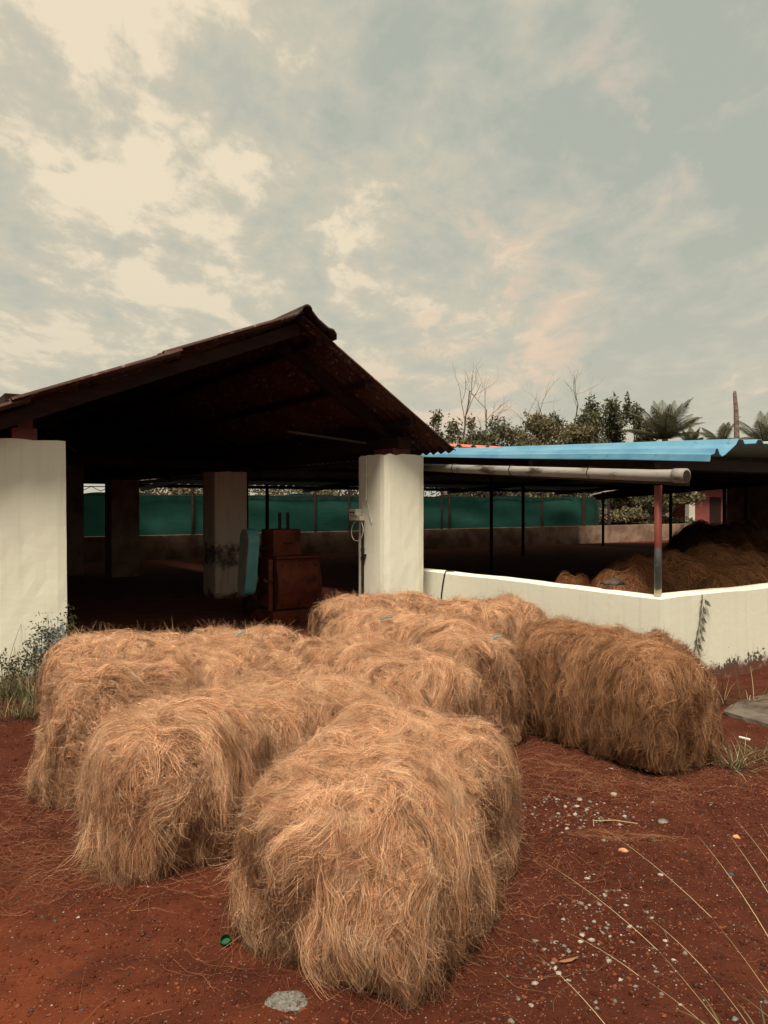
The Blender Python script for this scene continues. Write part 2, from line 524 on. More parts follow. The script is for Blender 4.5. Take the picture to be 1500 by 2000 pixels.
class MB:
    def __init__(self):
        self.v, self.f, self.mi = [], [], []
        self.cur = 0

    def add(self, vs, fs):
        k = len(self.v)
        self.v += [tuple(p) for p in vs]
        self.f += [tuple(i + k for i in f) for f in fs]
        self.mi += [self.cur] * len(fs)

    def box(self, x0, x1, y0, y1, z0, z1):
        vs = [(x0, y0, z0), (x1, y0, z0), (x1, y1, z0), (x0, y1, z0), (x0, y0, z1), (x1, y0, z1), (x1, y1, z1), (x0, y1, z1)]
        self.add(vs, [(3, 2, 1, 0), (4, 5, 6, 7), (0, 1, 5, 4), (1, 2, 6, 5), (2, 3, 7, 6), (3, 0, 4, 7)])

    def beam(self, a, b, w, h, up=(0, 0, 1)):
        a, b = Vector(a), Vector(b)
        d = (b - a).normalized()
        upv = Vector(up)
        s = d.cross(upv).normalized()
        n = s.cross(d).normalized()
        vs = []
        for p in (a, b):
            for i, j in ((-1, -1), (1, -1), (1, 1), (-1, 1)):
                vs.append(p + s * (i * w / 2) + n * (j * h / 2))
        self.add(vs, [(3, 2, 1, 0), (4, 5, 6, 7), (0, 1, 5, 4), (1, 2, 6, 5), (2, 3, 7, 6), (3, 0, 4, 7)])

    def tube(self, pts, r, n=8, cap=True):
        pts = [Vector(p) for p in pts]
        rs = r if isinstance(r, (list, tuple)) else [r] * len(pts)
        k = len(self.v)
        prev = None
        for i, p in enumerate(pts):
            d = (pts[min(i + 1, len(pts) - 1)] - pts[max(i - 1, 0)])
            d = d.normalized() if d.length > 1e-9 else Vector((0, 0, 1))
            if prev is None:
                s = d.cross(Vector((0, 0, 1)))
                if s.length < 0.05:
                    s = d.cross(Vector((0, 1, 0)))
                s.normalize()
            else:
                s = (prev - d * prev.dot(d)).normalized()
            prev = s
            t = d.cross(s)
            for j in range(n):
                a = 2 * math.pi * j / n
                self.v.append(tuple(p + (s * math.cos(a) + t * math.sin(a)) * rs[i]))
        for i in range(len(pts) - 1):
            for j in range(n):
                a, b = k + i * n + j, k + i * n + (j + 1) % n
                self.f.append((a, a + n, b + n, b))
                self.mi.append(self.cur)
        if cap:
            self.f.append(tuple(k + j for j in range(n)))
            self.f.append(tuple(k + (len(pts) - 1) * n + j for j in reversed(range(n))))
            self.mi += [self.cur] * 2

    def extrude(self, poly, axis, t0, t1):
        """poly: 2-D outline; axis 'x','y','z' gives the extrusion direction"""
        n = len(poly)

        def p3(p, t):
            return {'x': (t, p[0], p[1]), 'y': (p[0], t, p[1]), 'z': (p[0], p[1], t)}[axis]
        vs = [p3(p, t0) for p in poly] + [p3(p, t1) for p in poly]
        fs = [tuple(range(n)), tuple(range(2 * n - 1, n - 1, -1))]
        fs += [(i, i + n, (i + 1) % n + n, (i + 1) % n) for i in range(n)]
        self.add(vs, fs)

    def mesh(self, name, m, smooth_=False):
        me = bpy.data.meshes.new(name)
        me.from_pydata(self.v, [], self.f)
        ms_ = m if isinstance(m, (list, tuple)) else [m]
        for x in ms_:
            me.materials.append(x)
        if len(ms_) > 1:
            me.polygons.foreach_set('material_index', self.mi)
        import bmesh
        bm = bmesh.new()
        bm.from_mesh(me)
        bmesh.ops.recalc_face_normals(bm, faces=bm.faces)
        bm.to_mesh(me)
        bm.free()
        if smooth_:
            me.polygons.foreach_set('use_smooth', [True] * len(me.polygons))
        me.update()
        return me

    def build(self, name, m, parent=None, loc=(0, 0, 0), rot=(0, 0, 0), smooth_=False, bevel=0):
        o = link_mesh(name, self.mesh(name, m, smooth_), None, parent, loc, rot)
        if bevel:
            b = o.modifiers.new('bevel', 'BEVEL')
            b.width = bevel
            b.segments = 2
            b.limit_method = 'ANGLE'
        return o


def np_mesh(name, verts, faces, mats, mi=None, smooth_=False):
    """verts (n,3); faces (m,k) with a constant k"""
    me = bpy.data.meshes.new(name)
    verts = np.asarray(verts, np.float32)
    faces = np.asarray(faces, np.int32)
    m, k = faces.shape
    me.vertices.add(len(verts))
    me.vertices.foreach_set('co', verts.ravel())
    me.loops.add(m * k)
    me.loops.foreach_set('vertex_index', faces.ravel())
    me.polygons.add(m)
    me.polygons.foreach_set('loop_start', np.arange(0, m * k, k, dtype=np.int32))
    for x in (mats if isinstance(mats, (list, tuple)) else [mats]):
        me.materials.append(x)
    if mi is not None:
        me.polygons.foreach_set('material_index', np.asarray(mi, np.int32))
    if smooth_:
        me.polygons.foreach_set('use_smooth', np.ones(m, bool))
    me.update(calc_edges=True)
    return me


# ------------------------------------------------------------------ noise in numpy
class Wave:
    """cheap smooth noise: a sum of random sinusoids, roughly in -1..1"""
    def __init__(self, seed, freq, n=14, out=1):
        g = np.random.default_rng(seed)
        k = g.normal(size=(n, 3))
        k /= np.linalg.norm(k, axis=1, keepdims=True)
        self.k = k * freq * (0.6 + 0.9 * g.random((n, 1))) * 2 * np.pi
        self.ph = g.random(n) * 6.283
        self.w = g.normal(size=(n, out)) / math.sqrt(n) * 1.3

    def __call__(self, p):
        return np.sin(p @ self.k.T + self.ph) @ self.w


# ------------------------------------------------------------------ ground
gw1, gw2, gw3 = Wave(11, 0.5, 10), Wave(12, 2.2, 16), Wave(13, 7.0, 20)


def gh(x, y):
    x, y = np.asarray(x, float), np.asarray(y, float)
    p = np.stack([x.ravel(), y.ravel(), np.zeros(x.size)], 1)
    d = np.clip((14 - np.hypot(x, y - 3).ravel()) / 8, 0, 1)
    h = (gw1(p)[:, 0] * 0.018 + gw2(p)[:, 0] * 0.007 + gw3(p)[:, 0] * 0.0035) * d
    return h.reshape(x.shape) - 0.004


def axis(lo, hi, step, far):
    a = list(np.arange(lo, hi + 1e-6, step))
    s, x = step, lo
    left = []
    while x > -far:
        s *= 1.35
        x -= s
        left.append(x)
    s, x = step, hi
    right = []
    while x < far:
        s *= 1.35
        x += s
        right.append(x)
    return np.array(left[::-1] + a + right)


gx, gy = axis(-3.0, 3.6, 0.03, 900), axis(1.6, 6.6, 0.03, 900)
GX, GY = np.meshgrid(gx, gy)
GZ = gh(GX, GY)
nx, ny = len(gx), len(gy)
idx = np.arange(nx * ny).reshape(ny, nx)
gf = np.stack([idx[:-1, :-1].ravel(), idx[:-1, 1:].ravel(), idx[1:, 1:].ravel(), idx[1:, :-1].ravel()], 1)
g_ob = link_mesh('ground', np_mesh('ground', np.stack([GX.ravel(), GY.ravel(), GZ.ravel()], 1), gf, M['soil'], None, True))
tag(g_ob, 'rust red gravelly earth yard', None, None, 'structure')

# ------------------------------------------------------------------ building frame: u to the right and away, v to the left and away
A = R(33.5)
P0 = Vector((0, 8.67, 0))
U, V = Vector((math.cos(A), math.sin(A), 0)), Vector((-math.sin(A), math.cos(A), 0))


def B(u, v, z=0.0):
    return P0 + U * u + V * v + Vector((0, 0, z))


def on_v(px, py, v):
    """point seen at photo pixel (px, py) on the vertical plane v = const, in (u, z); used for measuring the building"""
    s = (px - 750) / 1510
    b = P0 + V * v
    u = (s * b.y - b.x) / (U.x - s * U.y)
    D = b.y + u * U.y
    return u, (985 - py) / 1510 * D + CAM_H


def at(px, D, z=0.0):
    return Vector(((px - 750) / 1510 * D, D, z))


# ---- earth floors of the sheds
fl = MB()
fl.box(-6.0, 0.55, 0.12, 14.2, -0.05, 0.022)
tag(fl.build('floor', M['floor'], None, P0, (0, 0, A)), 'dark earth floor inside the gabled shed', None, None, 'structure')
fl = MB()
fl.box(0.56, 17.5, -2.9, 14.2, -0.05, 0.022)
tag(fl.build('floor', M['floor'], None, P0, (0, 0, A)), 'dark earth floor of the open drying yard', None, None, 'structure')

# ------------------------------------------------------------------ gabled shed
shed = empty('gabled_shed', P0, A)
tag(shed, 'dark gabled shed with corrugated roof on thick cream pillars', 'shed')


def pillar_mesh(w, d, h, seed, m, chamf=0.012, taper=0.0):
    """plastered square pillar with soft uneven arrises and a ragged top"""
    g = random.Random(seed)
    nz, ne = 14, 7
    ring = []
    for (x0, y0, x1, y1) in ((0, 0, w, 0), (w, 0, w, d), (w, d, 0, d), (0, d, 0, 0)):
        for i in range(ne):
            t = i / ne
            ring.append((x0 + (x1 - x0) * t, y0 + (y1 - y0) * t))
    n = len(ring)
    vs, fs = [], []
    for k in range(nz + 1):
        z = h * k / nz
        for i, (x, y) in enumerate(ring):
            cx, cy = x - w / 2, y - d / 2
            corner = (i % ne == 0)
            s = 1 - (chamf / w * 2 if corner else 0) + taper * (1 - k / nz)
            j = 0.0018
            zz = z + (g.uniform(-0.012, 0.010) if k == nz else 0) - (0.012 if (corner and k == nz) else 0)
            vs.append((w / 2 + cx * s + g.uniform(-j, j), d / 2 + cy * s + g.uniform(-j, j), zz))
    for k in range(nz):
        for i in range(n):
            a, b = k * n + i, k * n + (i + 1) % n
            fs.append((a, b, b + n, a + n))
    c = len(vs)
    vs.append((w / 2, d / 2, h))
    for i in range(n):
        fs.append((nz * n + i, nz * n + (i + 1) % n, c))
    mb = MB()
    mb.add(vs, fs)
    return mb.mesh('pillar', m, False)


PH = 2.115
p_main = link_mesh('pillar', pillar_mesh(0.57, 0.57, PH, 1, M['wall']), None, shed, (0, 0, 0))
tag(p_main, 'clean cream pillar at the right front corner')
p_left = link_mesh('pillar', pillar_mesh(0.62, 0.60, PH - 0.005, 2, M['wall_left'], taper=0.035), None, shed, (-3.97, 0, 0))
for me_ in (p_left.data,):
    # object space runs from the right edge so the flaking sits by that edge
    me_.transform(Matrix.Translation((-0.62, 0, 0)))
p_left.location = (-3.35, 0, 0)
tag(p_left, 'cream pillar with flaked paint at its foot')
p_in = link_mesh('pillar', pillar_mesh(0.57, 0.57, 2.08, 3, M['wall_in']), None, shed, (-0.20, 4.62, 0))
tag(p_in, 'mould stained inner pillar')
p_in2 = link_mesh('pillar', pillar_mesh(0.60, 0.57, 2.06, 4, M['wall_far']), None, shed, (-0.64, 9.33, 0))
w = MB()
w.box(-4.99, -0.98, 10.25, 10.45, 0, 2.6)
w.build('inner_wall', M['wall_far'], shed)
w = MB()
w.box(-5.2, -5.0, 1.0, 13.85, 0, 2.0)  # unseen wall added on the left to keep the shed interior dark
w.build('added_side_wall', M['wall_far'], shed)

# roof geometry measured on the gable plane
VG = -0.30
uA, zA = on_v(595, 613, VG)
uL, zL = on_v(0, 790, VG)
uE, zE = on_v(878, 863, VG)
sl = (zA - zL) / (uA - uL)
sr = (zA - zE) / (uE - uA)
angL, angR = math.atan(sl), math.atan(sr)


def corrugated(length, width, amp, pitch, th, m, name='roofing_sheet', trapezoid=False, seg=6):
    """sheet: x runs along the ribs (0..length), y across (0..width), ribs as a wave in z; closed with thickness"""
    if trapezoid:
        prof = []
        y = 0
        while y < width - 1e-6:
            for fy, fz in ((0, 0), (0.40, 0), (0.52, 1), (0.72, 1), (0.84, 0)):
                if y + fy * pitch <= width:
                    prof.append((y + fy * pitch, fz * amp))
            y += pitch
        prof.append((width, 0))
    else:
        n = int(round(width / pitch * seg))
        prof = [(width * i / n, amp * math.sin(2 * math.pi * i / seg)) for i in range(n + 1)]
    n = len(prof)
    xs = [0, length * 0.5, length]
    vs = []
    for dz in (th / 2, -th / 2):
        for x in xs:
            for (y, z) in prof:
                vs.append((x, y, z + dz))
    nn = n * len(xs)
    fs = []
    for i in range(len(xs) - 1):
        for j in range(n - 1):
            a = i * n + j
            fs.append((a, a + 1, a + n + 1, a + n))
            fs.append((nn + a, nn + a + n, nn + a + n + 1, nn + a + 1))
        for a in (i * n, i * n + n - 1):
            fs.append((a, a + n, nn + a + n, nn + a))
    for j in range(n - 1):
        for a in (j, (len(xs) - 1) * n + j):
            fs.append((a, a + 1, nn + a + 1, nn + a))
    mb = MB()
    mb.add(vs, fs)
    return mb.mesh(name, m, not trapezoid)


SHW = 1.022                                 # 7 waves
WAVE = 0.146
ncol = 14
rng = random.Random(5)
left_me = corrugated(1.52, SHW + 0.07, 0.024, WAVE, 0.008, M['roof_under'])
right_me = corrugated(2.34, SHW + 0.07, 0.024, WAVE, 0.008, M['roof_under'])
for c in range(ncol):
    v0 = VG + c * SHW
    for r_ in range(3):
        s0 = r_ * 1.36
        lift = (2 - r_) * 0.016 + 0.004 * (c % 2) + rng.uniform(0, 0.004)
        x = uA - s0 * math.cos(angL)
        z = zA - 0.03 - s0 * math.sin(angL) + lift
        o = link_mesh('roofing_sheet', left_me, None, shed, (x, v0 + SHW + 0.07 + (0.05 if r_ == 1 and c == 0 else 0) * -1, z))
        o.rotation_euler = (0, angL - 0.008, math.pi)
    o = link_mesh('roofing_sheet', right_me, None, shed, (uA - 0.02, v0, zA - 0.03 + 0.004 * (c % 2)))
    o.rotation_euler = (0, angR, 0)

# ridge caps: a roll with two wings, the right one ending in a curled lip
for c in range(7):
    prof = []
    for s in (-0.26, -0.12):
        prof.append((s, s * sl * 1.0 + 0.035))
    for k in range(7):
        a = math.pi * (1 - k / 6)
        prof.append((0.055 * math.cos(a), 0.045 + 0.055 * math.sin(a)))
    for s in (0.12, 0.24):
        prof.append((s, -s * sr + 0.055))
    prof += [(0.30, -0.30 * sr + 0.085), (0.335, -0.335 * sr + 0.065), (0.335, -0.335 * sr + 0.02)]
    th = 0.016
    prof_in = [(x, z - th) for x, z in reversed(prof)]
    mb = MB()
    mb.extrude(prof + prof_in, 'y', 0, 2.1)
    mb.build('ridge_cap', M['ridge'], shed, (uA, VG - 0.07 + c * 2.06, zA - 0.022 + 0.008 * (c % 2)), (0, 0, 0))

# timber frame
zb = zA - 0.09


def slope_pt(u, off=0.0):
    return zA - off - ((uA - u) * sl if u < uA else (u - uA) * sr)


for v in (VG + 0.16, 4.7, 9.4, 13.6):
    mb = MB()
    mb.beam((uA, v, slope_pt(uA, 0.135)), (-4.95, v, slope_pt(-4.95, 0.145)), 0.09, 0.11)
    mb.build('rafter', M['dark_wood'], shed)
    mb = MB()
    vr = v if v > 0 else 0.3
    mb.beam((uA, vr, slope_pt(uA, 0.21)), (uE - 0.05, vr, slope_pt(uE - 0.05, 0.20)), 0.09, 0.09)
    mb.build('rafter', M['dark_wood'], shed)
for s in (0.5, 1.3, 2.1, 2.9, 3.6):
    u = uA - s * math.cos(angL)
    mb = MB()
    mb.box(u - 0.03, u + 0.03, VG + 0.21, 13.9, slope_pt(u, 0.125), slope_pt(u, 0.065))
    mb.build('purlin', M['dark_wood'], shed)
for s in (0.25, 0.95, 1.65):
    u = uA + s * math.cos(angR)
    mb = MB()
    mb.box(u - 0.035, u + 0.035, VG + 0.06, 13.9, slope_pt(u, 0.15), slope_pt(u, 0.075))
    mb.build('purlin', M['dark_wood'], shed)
# wall plates on the pillar rows, with packing blocks on the pillar heads
mb = MB()
mb.box(0.18, 0.36, -0.02, 13.9, PH + 0.075, PH + 0.20)
mb.build('wall_plate', M['dark_wood'], shed)
mb = MB()
mb.box(-3.86, -3.70, -0.12, 13.9, PH + 0.20, PH + 0.36)
mb.build('wall_plate', M['dark_wood'], shed)
mb = MB()
mb.box(0.16, 0.40, 0.05, 0.45, PH - 0.012, PH + 0.074)
mb.build('packing_block', M['red_steel'], shed)
mb = MB()
mb.box(-3.79, -3.59, 0.02, 0.30, PH - 0.015, PH + 0.09)
mb.build('packing_block', M['red_steel'], shed)
mb = MB()
mb.box(-3.74, -3.62, 0.04, 0.28, PH + 0.091, PH + 0.199)
mb.build('packing_block', M['red_steel'], shed)
mb = MB()
mb.box(-3.68, 0.17, 4.80, 4.95, PH + 0.02, PH + 0.16)
mb.build('tie_beam', M['dark_wood'], shed)
mb = MB()
mb.tube([(-1.05, 0.30, 2.335), (-0.1, 0.22, 2.245)], 0.015, 8)
mb.build('tie_rod', M['dark_steel'], shed)
mb = MB()
mb.box(0.50, 1.05, 0.75, 13.8, 2.085, 2.11)  # added strip closing the slot between the roofs, keeps sun off the floor
mb.build('sun_gap_blocker', M['dark_steel'], shed)
# closed back gable and low eaves boarding
mb = MB()
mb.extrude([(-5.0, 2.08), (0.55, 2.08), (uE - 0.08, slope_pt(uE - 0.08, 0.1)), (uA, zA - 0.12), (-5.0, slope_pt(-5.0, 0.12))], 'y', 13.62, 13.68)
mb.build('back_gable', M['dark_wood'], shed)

# ------------------------------------------------------------------ conduit, switch box and cables on the right front pillar
cd = MB()
cd.tube([(-0.016, 0.345, 2.10), (-0.016, 0.345, 1.60)], 0.013, 8)
for z in (1.95, 1.78, 1.61):
    cd.tube([(-0.016, 0.345, z - 0.012), (-0.016, 0.345, z + 0.012)], 0.017, 8)
tag(cd.build('cable_conduit', M['white_plastic'], None, P0, (0, 0, A)), 'white cable conduit running down from the pillar top', 'conduit')
sb = empty('switch_box', B(-0.002, 0.50, 1.36), A)
tag(sb, 'small white electric switch box fixed to the cream pillar', 'switch box')
m_ = MB()
m_.box(-0.07, 0, -0.10, 0.14, 0.0, 0.055)
m_.build('housing', M['white_plastic'], sb, bevel=0.006)
m_ = MB()
m_.box(-0.085, -0.002, -0.04, 0.12, 0.056, 0.135)
m_.build('cover', M['white_plastic'], sb, bevel=0.008)
for y in (0.0, 0.06):
    m_ = MB()
    m_.box(-0.095, -0.0855, y, y + 0.025, 0.085, 0.105)
    m_.build('switch', M['black_plastic'], sb)
bp = MB()
bp.tube([(-0.022, 0.42, 1.33), (-0.022, 0.42, 0.02)], 0.017, 8)
for z in (1.02, 0.92, 0.45):
    bp.tube([(-0.022, 0.42, z - 0.02), (-0.022, 0.42, z + 0.02)], 0.023, 8)
bp.box(-0.04, 0.0, 0.37, 0.41, 0.94, 0.97)
tag(bp.build('cable_pipe', M['black_plastic'], None, P0, (0, 0, A)), 'black cable pipe below the switch box on the pillar', 'pipe')
lp = MB()
pts = []
for k in range(25):
    t = k / 24 * 2 * math.pi * 1.0
    pts.append((-0.03 - 0.03 * math.sin(t * 0.5), 0.47 + 0.13 * math.sin(t) + 0.02, 1.24 + 0.12 * math.cos(t)))
lp.tube(pts, 0.005, 6)
pts = [(-0.014, 0.345, 1.60), (-0.012, 0.31, 1.52), (-0.011, 0.29, 1.44), (-0.010, 0.26, 1.38), (-0.012, 0.24, 1.34)]
lp.tube(pts, 0.004, 6)
tag(lp.build('loose_cable', M['white_plastic'], None, P0, (0, 0, A)), 'thin loose cable looped beside the pillar switch box', 'cable')

# ------------------------------------------------------------------ parapet wall round the drying yard
UW = 0.765
HW = 0.76
VC = -3.08


def wall_strip(path, h, th, m, seed, name):
    """plastered low wall following a 2-D path (outer face), with a slightly uneven top"""
    g = random.Random(seed)
    pts = []
    for i in range(len(path) - 1):
        a, b = Vector(path[i]), Vector(path[i + 1])
        n = max(2, int((b - a).length / 0.25))
        pts += [a.lerp(b, k / n) for k in range(n)]
    pts.append(Vector(path[-1]))
    corner = Vector(path[1]) if len(path) > 2 else None
    vs = []
    for i, p in enumerate(pts):
        d0 = (pts[i] - pts[i - 1]).normalized() if i else (pts[1] - pts[0]).normalized()
        d1 = (pts[i + 1] - pts[i]).normalized() if i < len(pts) - 1 else d0
        n0, n1 = Vector((-d0.y, d0.x)), Vector((-d1.y, d1.x))
        nn = (n0 + n1).normalized()
        k = th / max(0.3, nn.dot(n0))
        q = p + nn * k
        z = h + g.uniform(-0.006, 0.006)
        for (pp, zz) in ((p, -0.08), (p, z - 0.012), (p + nn * 0.012, z), (q - nn * 0.012, z), (q, z - 0.012), (q, -0.08)):
            vs.append((pp.x, pp.y, zz))
    fs = []
    for i in range(len(pts) - 1):
        for j in range(5):
            a = i * 6 + j
            fs.append((a, a + 1, a + 7, a + 6))
    fs.append(tuple(range(6)))
    fs.append(tuple((len(pts) - 1) * 6 + j for j in range(6)))
    mb = MB()
    mb.add(vs, fs)
    return mb.mesh(name, m)


pw = link_mesh('parapet_wall', wall_strip([(UW, 0.60), (UW, VC), (UW + 16.5, VC)], HW, 0.20, M['wall'], 4, 'parapet_wall'),
               None, None, P0, (0, 0, A))
tag(pw, 'low cream plastered parapet wall round the drying yard', 'wall')
# thin lead hanging over the parapet beside the pillar
lc = MB()
pts = [(0.90, -0.13, 0.768), (0.78, -0.13, 0.772), (0.758, -0.132, 0.74), (0.757, -0.10, 0.62), (0.757, -0.075, 0.5), (0.757, -0.06, 0.3), (0.757, -0.06, 0.03)]
lc.tube(pts, 0.009, 6)
tag(lc.build('hanging_cable', M['black_plastic'], None, P0, (0, 0, A)), 'dark cable hanging over the parapet next to the pillar', 'cable')

# ------------------------------------------------------------------ open drying shed with the blue edged roof
yard = empty('drying_shed', P0, A)
tag(yard, 'low open shed with blue edged metal roof above parapet', 'shed')
U0 = 0.62                                        # roof edge facing the camera's left
VE = -3.35
uc, zc_ = on_v(1388, 889, VE)
U0 = uc
Z_E = zc_                                        # eave height at the near corner
VR, ZR = 5.0, 2.445
slope_n = (ZR - Z_E) / (VR - VE)
VF, ZF = 13.55, 2.10
ang_n = math.atan(slope_n)
len_n = (VR - VE) / math.cos(ang_n)

# first sheet: bent down at its free edge, in blue
prof = [(-0.012, -0.055), (0.0, 0.0), (0.05, 0.012), (0.075, 0.055), (0.10, 0.055), (0.125, 0.010), (0.16, -0.005), (0.20, 0.01),
        (0.36, 0.105), (0.40, 0.155), (0.46, 0.155), (0.49, 0.118), (0.66, 0.13), (0.69, 0.165), (0.75, 0.165), (0.78, 0.132), (1.02, 0.14)]


def strip(prof, length, th, m, name, nseg=10, seed=1, wob=0.008):
    g = random.Random(seed)
    vs, n = [], len(prof)
    for dz in (0, -th):
        for i in range(nseg + 1):
            t = i / nseg
            k = math.sin(t * 9 + seed) * wob + g.uniform(-wob, wob) * 0.3
            for j, (y, z) in enumerate(prof):
                # the bend flattens out towards the ridge
                vs.append((t * length, y, z * (1 - 0.45 * min(1.0, t * 2.2)) + dz + k * max(0, 1 - y * 2.2)))
    fs = []
    nn = n * (nseg + 1)
    for i in range(nseg):
        for j in range(n - 1):
            a = i * n + j
            fs.append((a, a + 1, a + n + 1, a + n))
            fs.append((nn + a, nn + a + n, nn + a + n + 1, nn + a + 1))
        for a in (i * n, i * n + n - 1):
            fs.append((a, a + n, nn + a + n, nn + a))
    for j in range(n - 1):
        for a in (j, nseg * n + j):
            fs.append((a, a + 1, nn + a + 1, nn + a))
    mb = MB()
    mb.add(vs, fs)
    return mb.mesh(name, m)


# sheets: mesh x runs up the slope (+v), y runs along -u -> rotate by 90 deg and mirror the profile
def sheet_at(me, u, v, z, ang, name='roofing_sheet'):
    o = link_mesh(name, me, None, yard, (u, v, z))
    o.rotation_mode = 'QUATERNION'
    mx = Matrix(((0, 1, 0), (math.cos(ang), 0, -math.sin(ang)), (math.sin(ang), 0, math.cos(ang))))
    # columns: where mesh x, y, z go
    mx = Matrix(((0, 1, 0), (math.cos(ang), 0, 0), (math.sin(ang), 0, 1)))
    return o, mx


def bake(me, ang, u, v, z, name, m=None):
    """write the sheet straight in the shed's axes"""
    co = np.empty(len(me.vertices) * 3, np.float32)
    me.vertices.foreach_get('co', co)
    co = co.reshape(-1, 3)
    out = np.stack([co[:, 1], co[:, 0] * math.cos(ang), co[:, 2] + co[:, 0] * math.sin(ang)], 1)
    m2 = me.copy()
    m2.vertices.foreach_set('co', out.ravel())
    m2.flip_normals()
    m2.update()
    return link_mesh(name, m2, None, yard, (u, v, z))


o = bake(strip(prof, len_n, 0.006, M['blue'], 'edge_sheet'), ang_n, U0, VE, Z_E, 'edge_sheet')
o['label'] = 'bent blue edge sheet'
sheet_n = corrugated(len_n, 1.0, 0.035, 0.25, 0.005, M['pale_sheet'], 'roofing_sheet', True)
base = bake(sheet_n, math.atan(0.043), U0 + 1.0, VE + 0.05, Z_E + 0.135, 'roofing_sheet')
for k in range(1, 16):
    link_mesh('roofing_sheet', base.data, None, yard, (U0 + 1.0 + k * 1.0, VE + 0.05 + rng.uniform(-0.03, 0.03), Z_E + 0.135 + 0.004 * (k % 2)))
ang_f = math.atan((ZF - ZR - 0.02) / (VF - VR))
sheet_f = corrugated((VF - VR) / math.cos(ang_f), 1.0, 0.035, 0.25, 0.005, M['pale_sheet'], 'roofing_sheet', True)
base = bake(sheet_f, ang_f, U0, VR, ZR + 0.02, 'roofing_sheet')
for k in range(1, 17):
    link_mesh('roofing_sheet', base.data, None, yard, (U0 + k * 1.0, VR, ZR + 0.02 + 0.004 * (k % 2)))
# dark purlins and rafters under it
for v, z in ((VE + 0.55, Z_E), (-1.2, 0), (1.2, 0), (3.4, 0)):
    zz = Z_E + slope_n * (v - VE)
    mb = MB()
    mb.box(U0 + 0.03, U0 + 16.8, v - 0.03, v + 0.03, zz - 0.12, zz - 0.02)
    mb.build('purlin', M['dark_steel'], yard)
for v in (7.5, 10.5, 13.4):
    zz = ZR + 0.02 + (ZF - ZR - 0.02) * (v - VR) / (VF - VR)
    mb = MB()
    mb.box(U0 + 0.03, U0 + 16.8, v - 0.03, v + 0.03, zz - 0.10, zz - 0.012)
    mb.build('purlin', M['dark_steel'], yard)
for u in (U0 + 0.12, 6.0, 11.5, 16.6):
    mb = MB()
    mb.beam((u, VE + 0.3, Z_E - 0.19), (u, VR, ZR - 0.13), 0.06, 0.12)
    mb.build('rafter', M['dark_steel'], yard)
    mb = MB()
    mb.beam((u, VR, ZR - 0.05), (u, VF - 0.1, ZF - 0.14), 0.06, 0.12)
    mb.build('rafter', M['dark_steel'], yard)
# corner post standing on the parapet, inner posts
mb = MB()
mb.tube([(0, 0, 0), (0, 0, Z_E - 0.25 - HW)], 0.031, 14)
mb.build('post', M['post'], yard, (UW + 0.075, VC + 0.085, HW + 0.002), smooth_=True)['label'] = 'red corner post with grey and white foot'
for (u, v) in ((6.0, VC + 0.1), (11.5, VC + 0.1), (6.0, 5.0), (11.5, 5.0), (16.6, 5.0), (2.2, 8.9), (7.6, 9.6), (11.2, 9.5), (3.4, 10.4)):
    zz = Z_E + slope_n * (v - VE) if v < VR else ZR + 0.02 + (ZF - ZR - 0.02) * (v - VR) / (VF - VR)
    z0 = HW if v < 0 else 0
    mb = MB()
    mb.tube([(0, 0, z0), (0, 0, zz - 0.18)], 0.035 if v < 6 else 0.045, 10)
    mb.build('post', M['dark_steel'], yard, (u, v, 0), smooth_=True)
# rain pipe slung below the eave
gp = MB()
ga = Vector((0.80, VC - 0.35, 0))
a_px = at(1338, 6.33)
ga = ((a_px - P0).dot(U), (a_px - P0).dot(V))
gp.tube([(ga[0], ga[1], 1.785), (ga[0] + 0.0, ga[1] + 0.3, 1.795), (ga[0] + 0.0, 0.9, 2.03)], [0.052, 0.050, 0.043], 20)
gpo = gp.build('rain_pipe', M['pvc'], yard, smooth_=True)
gp = MB()
gp.tube([(ga[0], ga[1] - 0.012, 1.784), (ga[0], ga[1] + 0.10, 1.788)], 0.060, 20)
gp.build('pipe_socket', M['pvc'], gpo, smooth_=True)
gp = MB()
gp.tube([(ga[0], ga[1] - 0.016, 1.784), (ga[0], ga[1] - 0.012, 1.784)], 0.046, 20)
gp.build('pipe_mouth', M['dark_steel'], gpo)  # dark disc stands in for the shaded hollow of the pipe
for dv in (1.0, 2.05, 3.0):
    z = 1.785 + (2.03 - 1.785) * dv / (0.9 - ga[1])
    hb = MB()
    pts = [(ga[0] + 0.054 * math.cos(t), ga[1] + dv, z + 0.054 * math.sin(t)) for t in np.linspace(0.4, math.pi * 2 + 0.4, 20)]
    hb.tube(pts, 0.004, 6)
    hb.build('pipe_strap', M['dark_steel'], gpo)

# orange roof of the next bay, behind the blue edge
orn = empty('orange_roof_bay', B(0.78, 0.75, 0), A)
tag(orn, 'bright orange corrugated roof showing between gable and blue roof', 'roof')
om = corrugated(1.4, 1.0, 0.035, 0.25, 0.005, M['orange'], 'roofing_sheet', True)
for k in range(2):
    o = link_mesh('roofing_sheet', om, None, orn, (0.0 + k * 1.0 + 0.0, 0.0, 0))
    co = None
co = np.empty(len(om.vertices) * 3, np.float32)
om.vertices.foreach_get('co', co)
co = co.reshape(-1, 3)
an = math.atan(0.05)
om.vertices.foreach_set('co', np.stack([co[:, 1], co[:, 0] * math.cos(an), 2.315 + co[:, 2] * 0.8 + co[:, 0] * 0.10], 1).ravel())
om.flip_normals()
om.update()

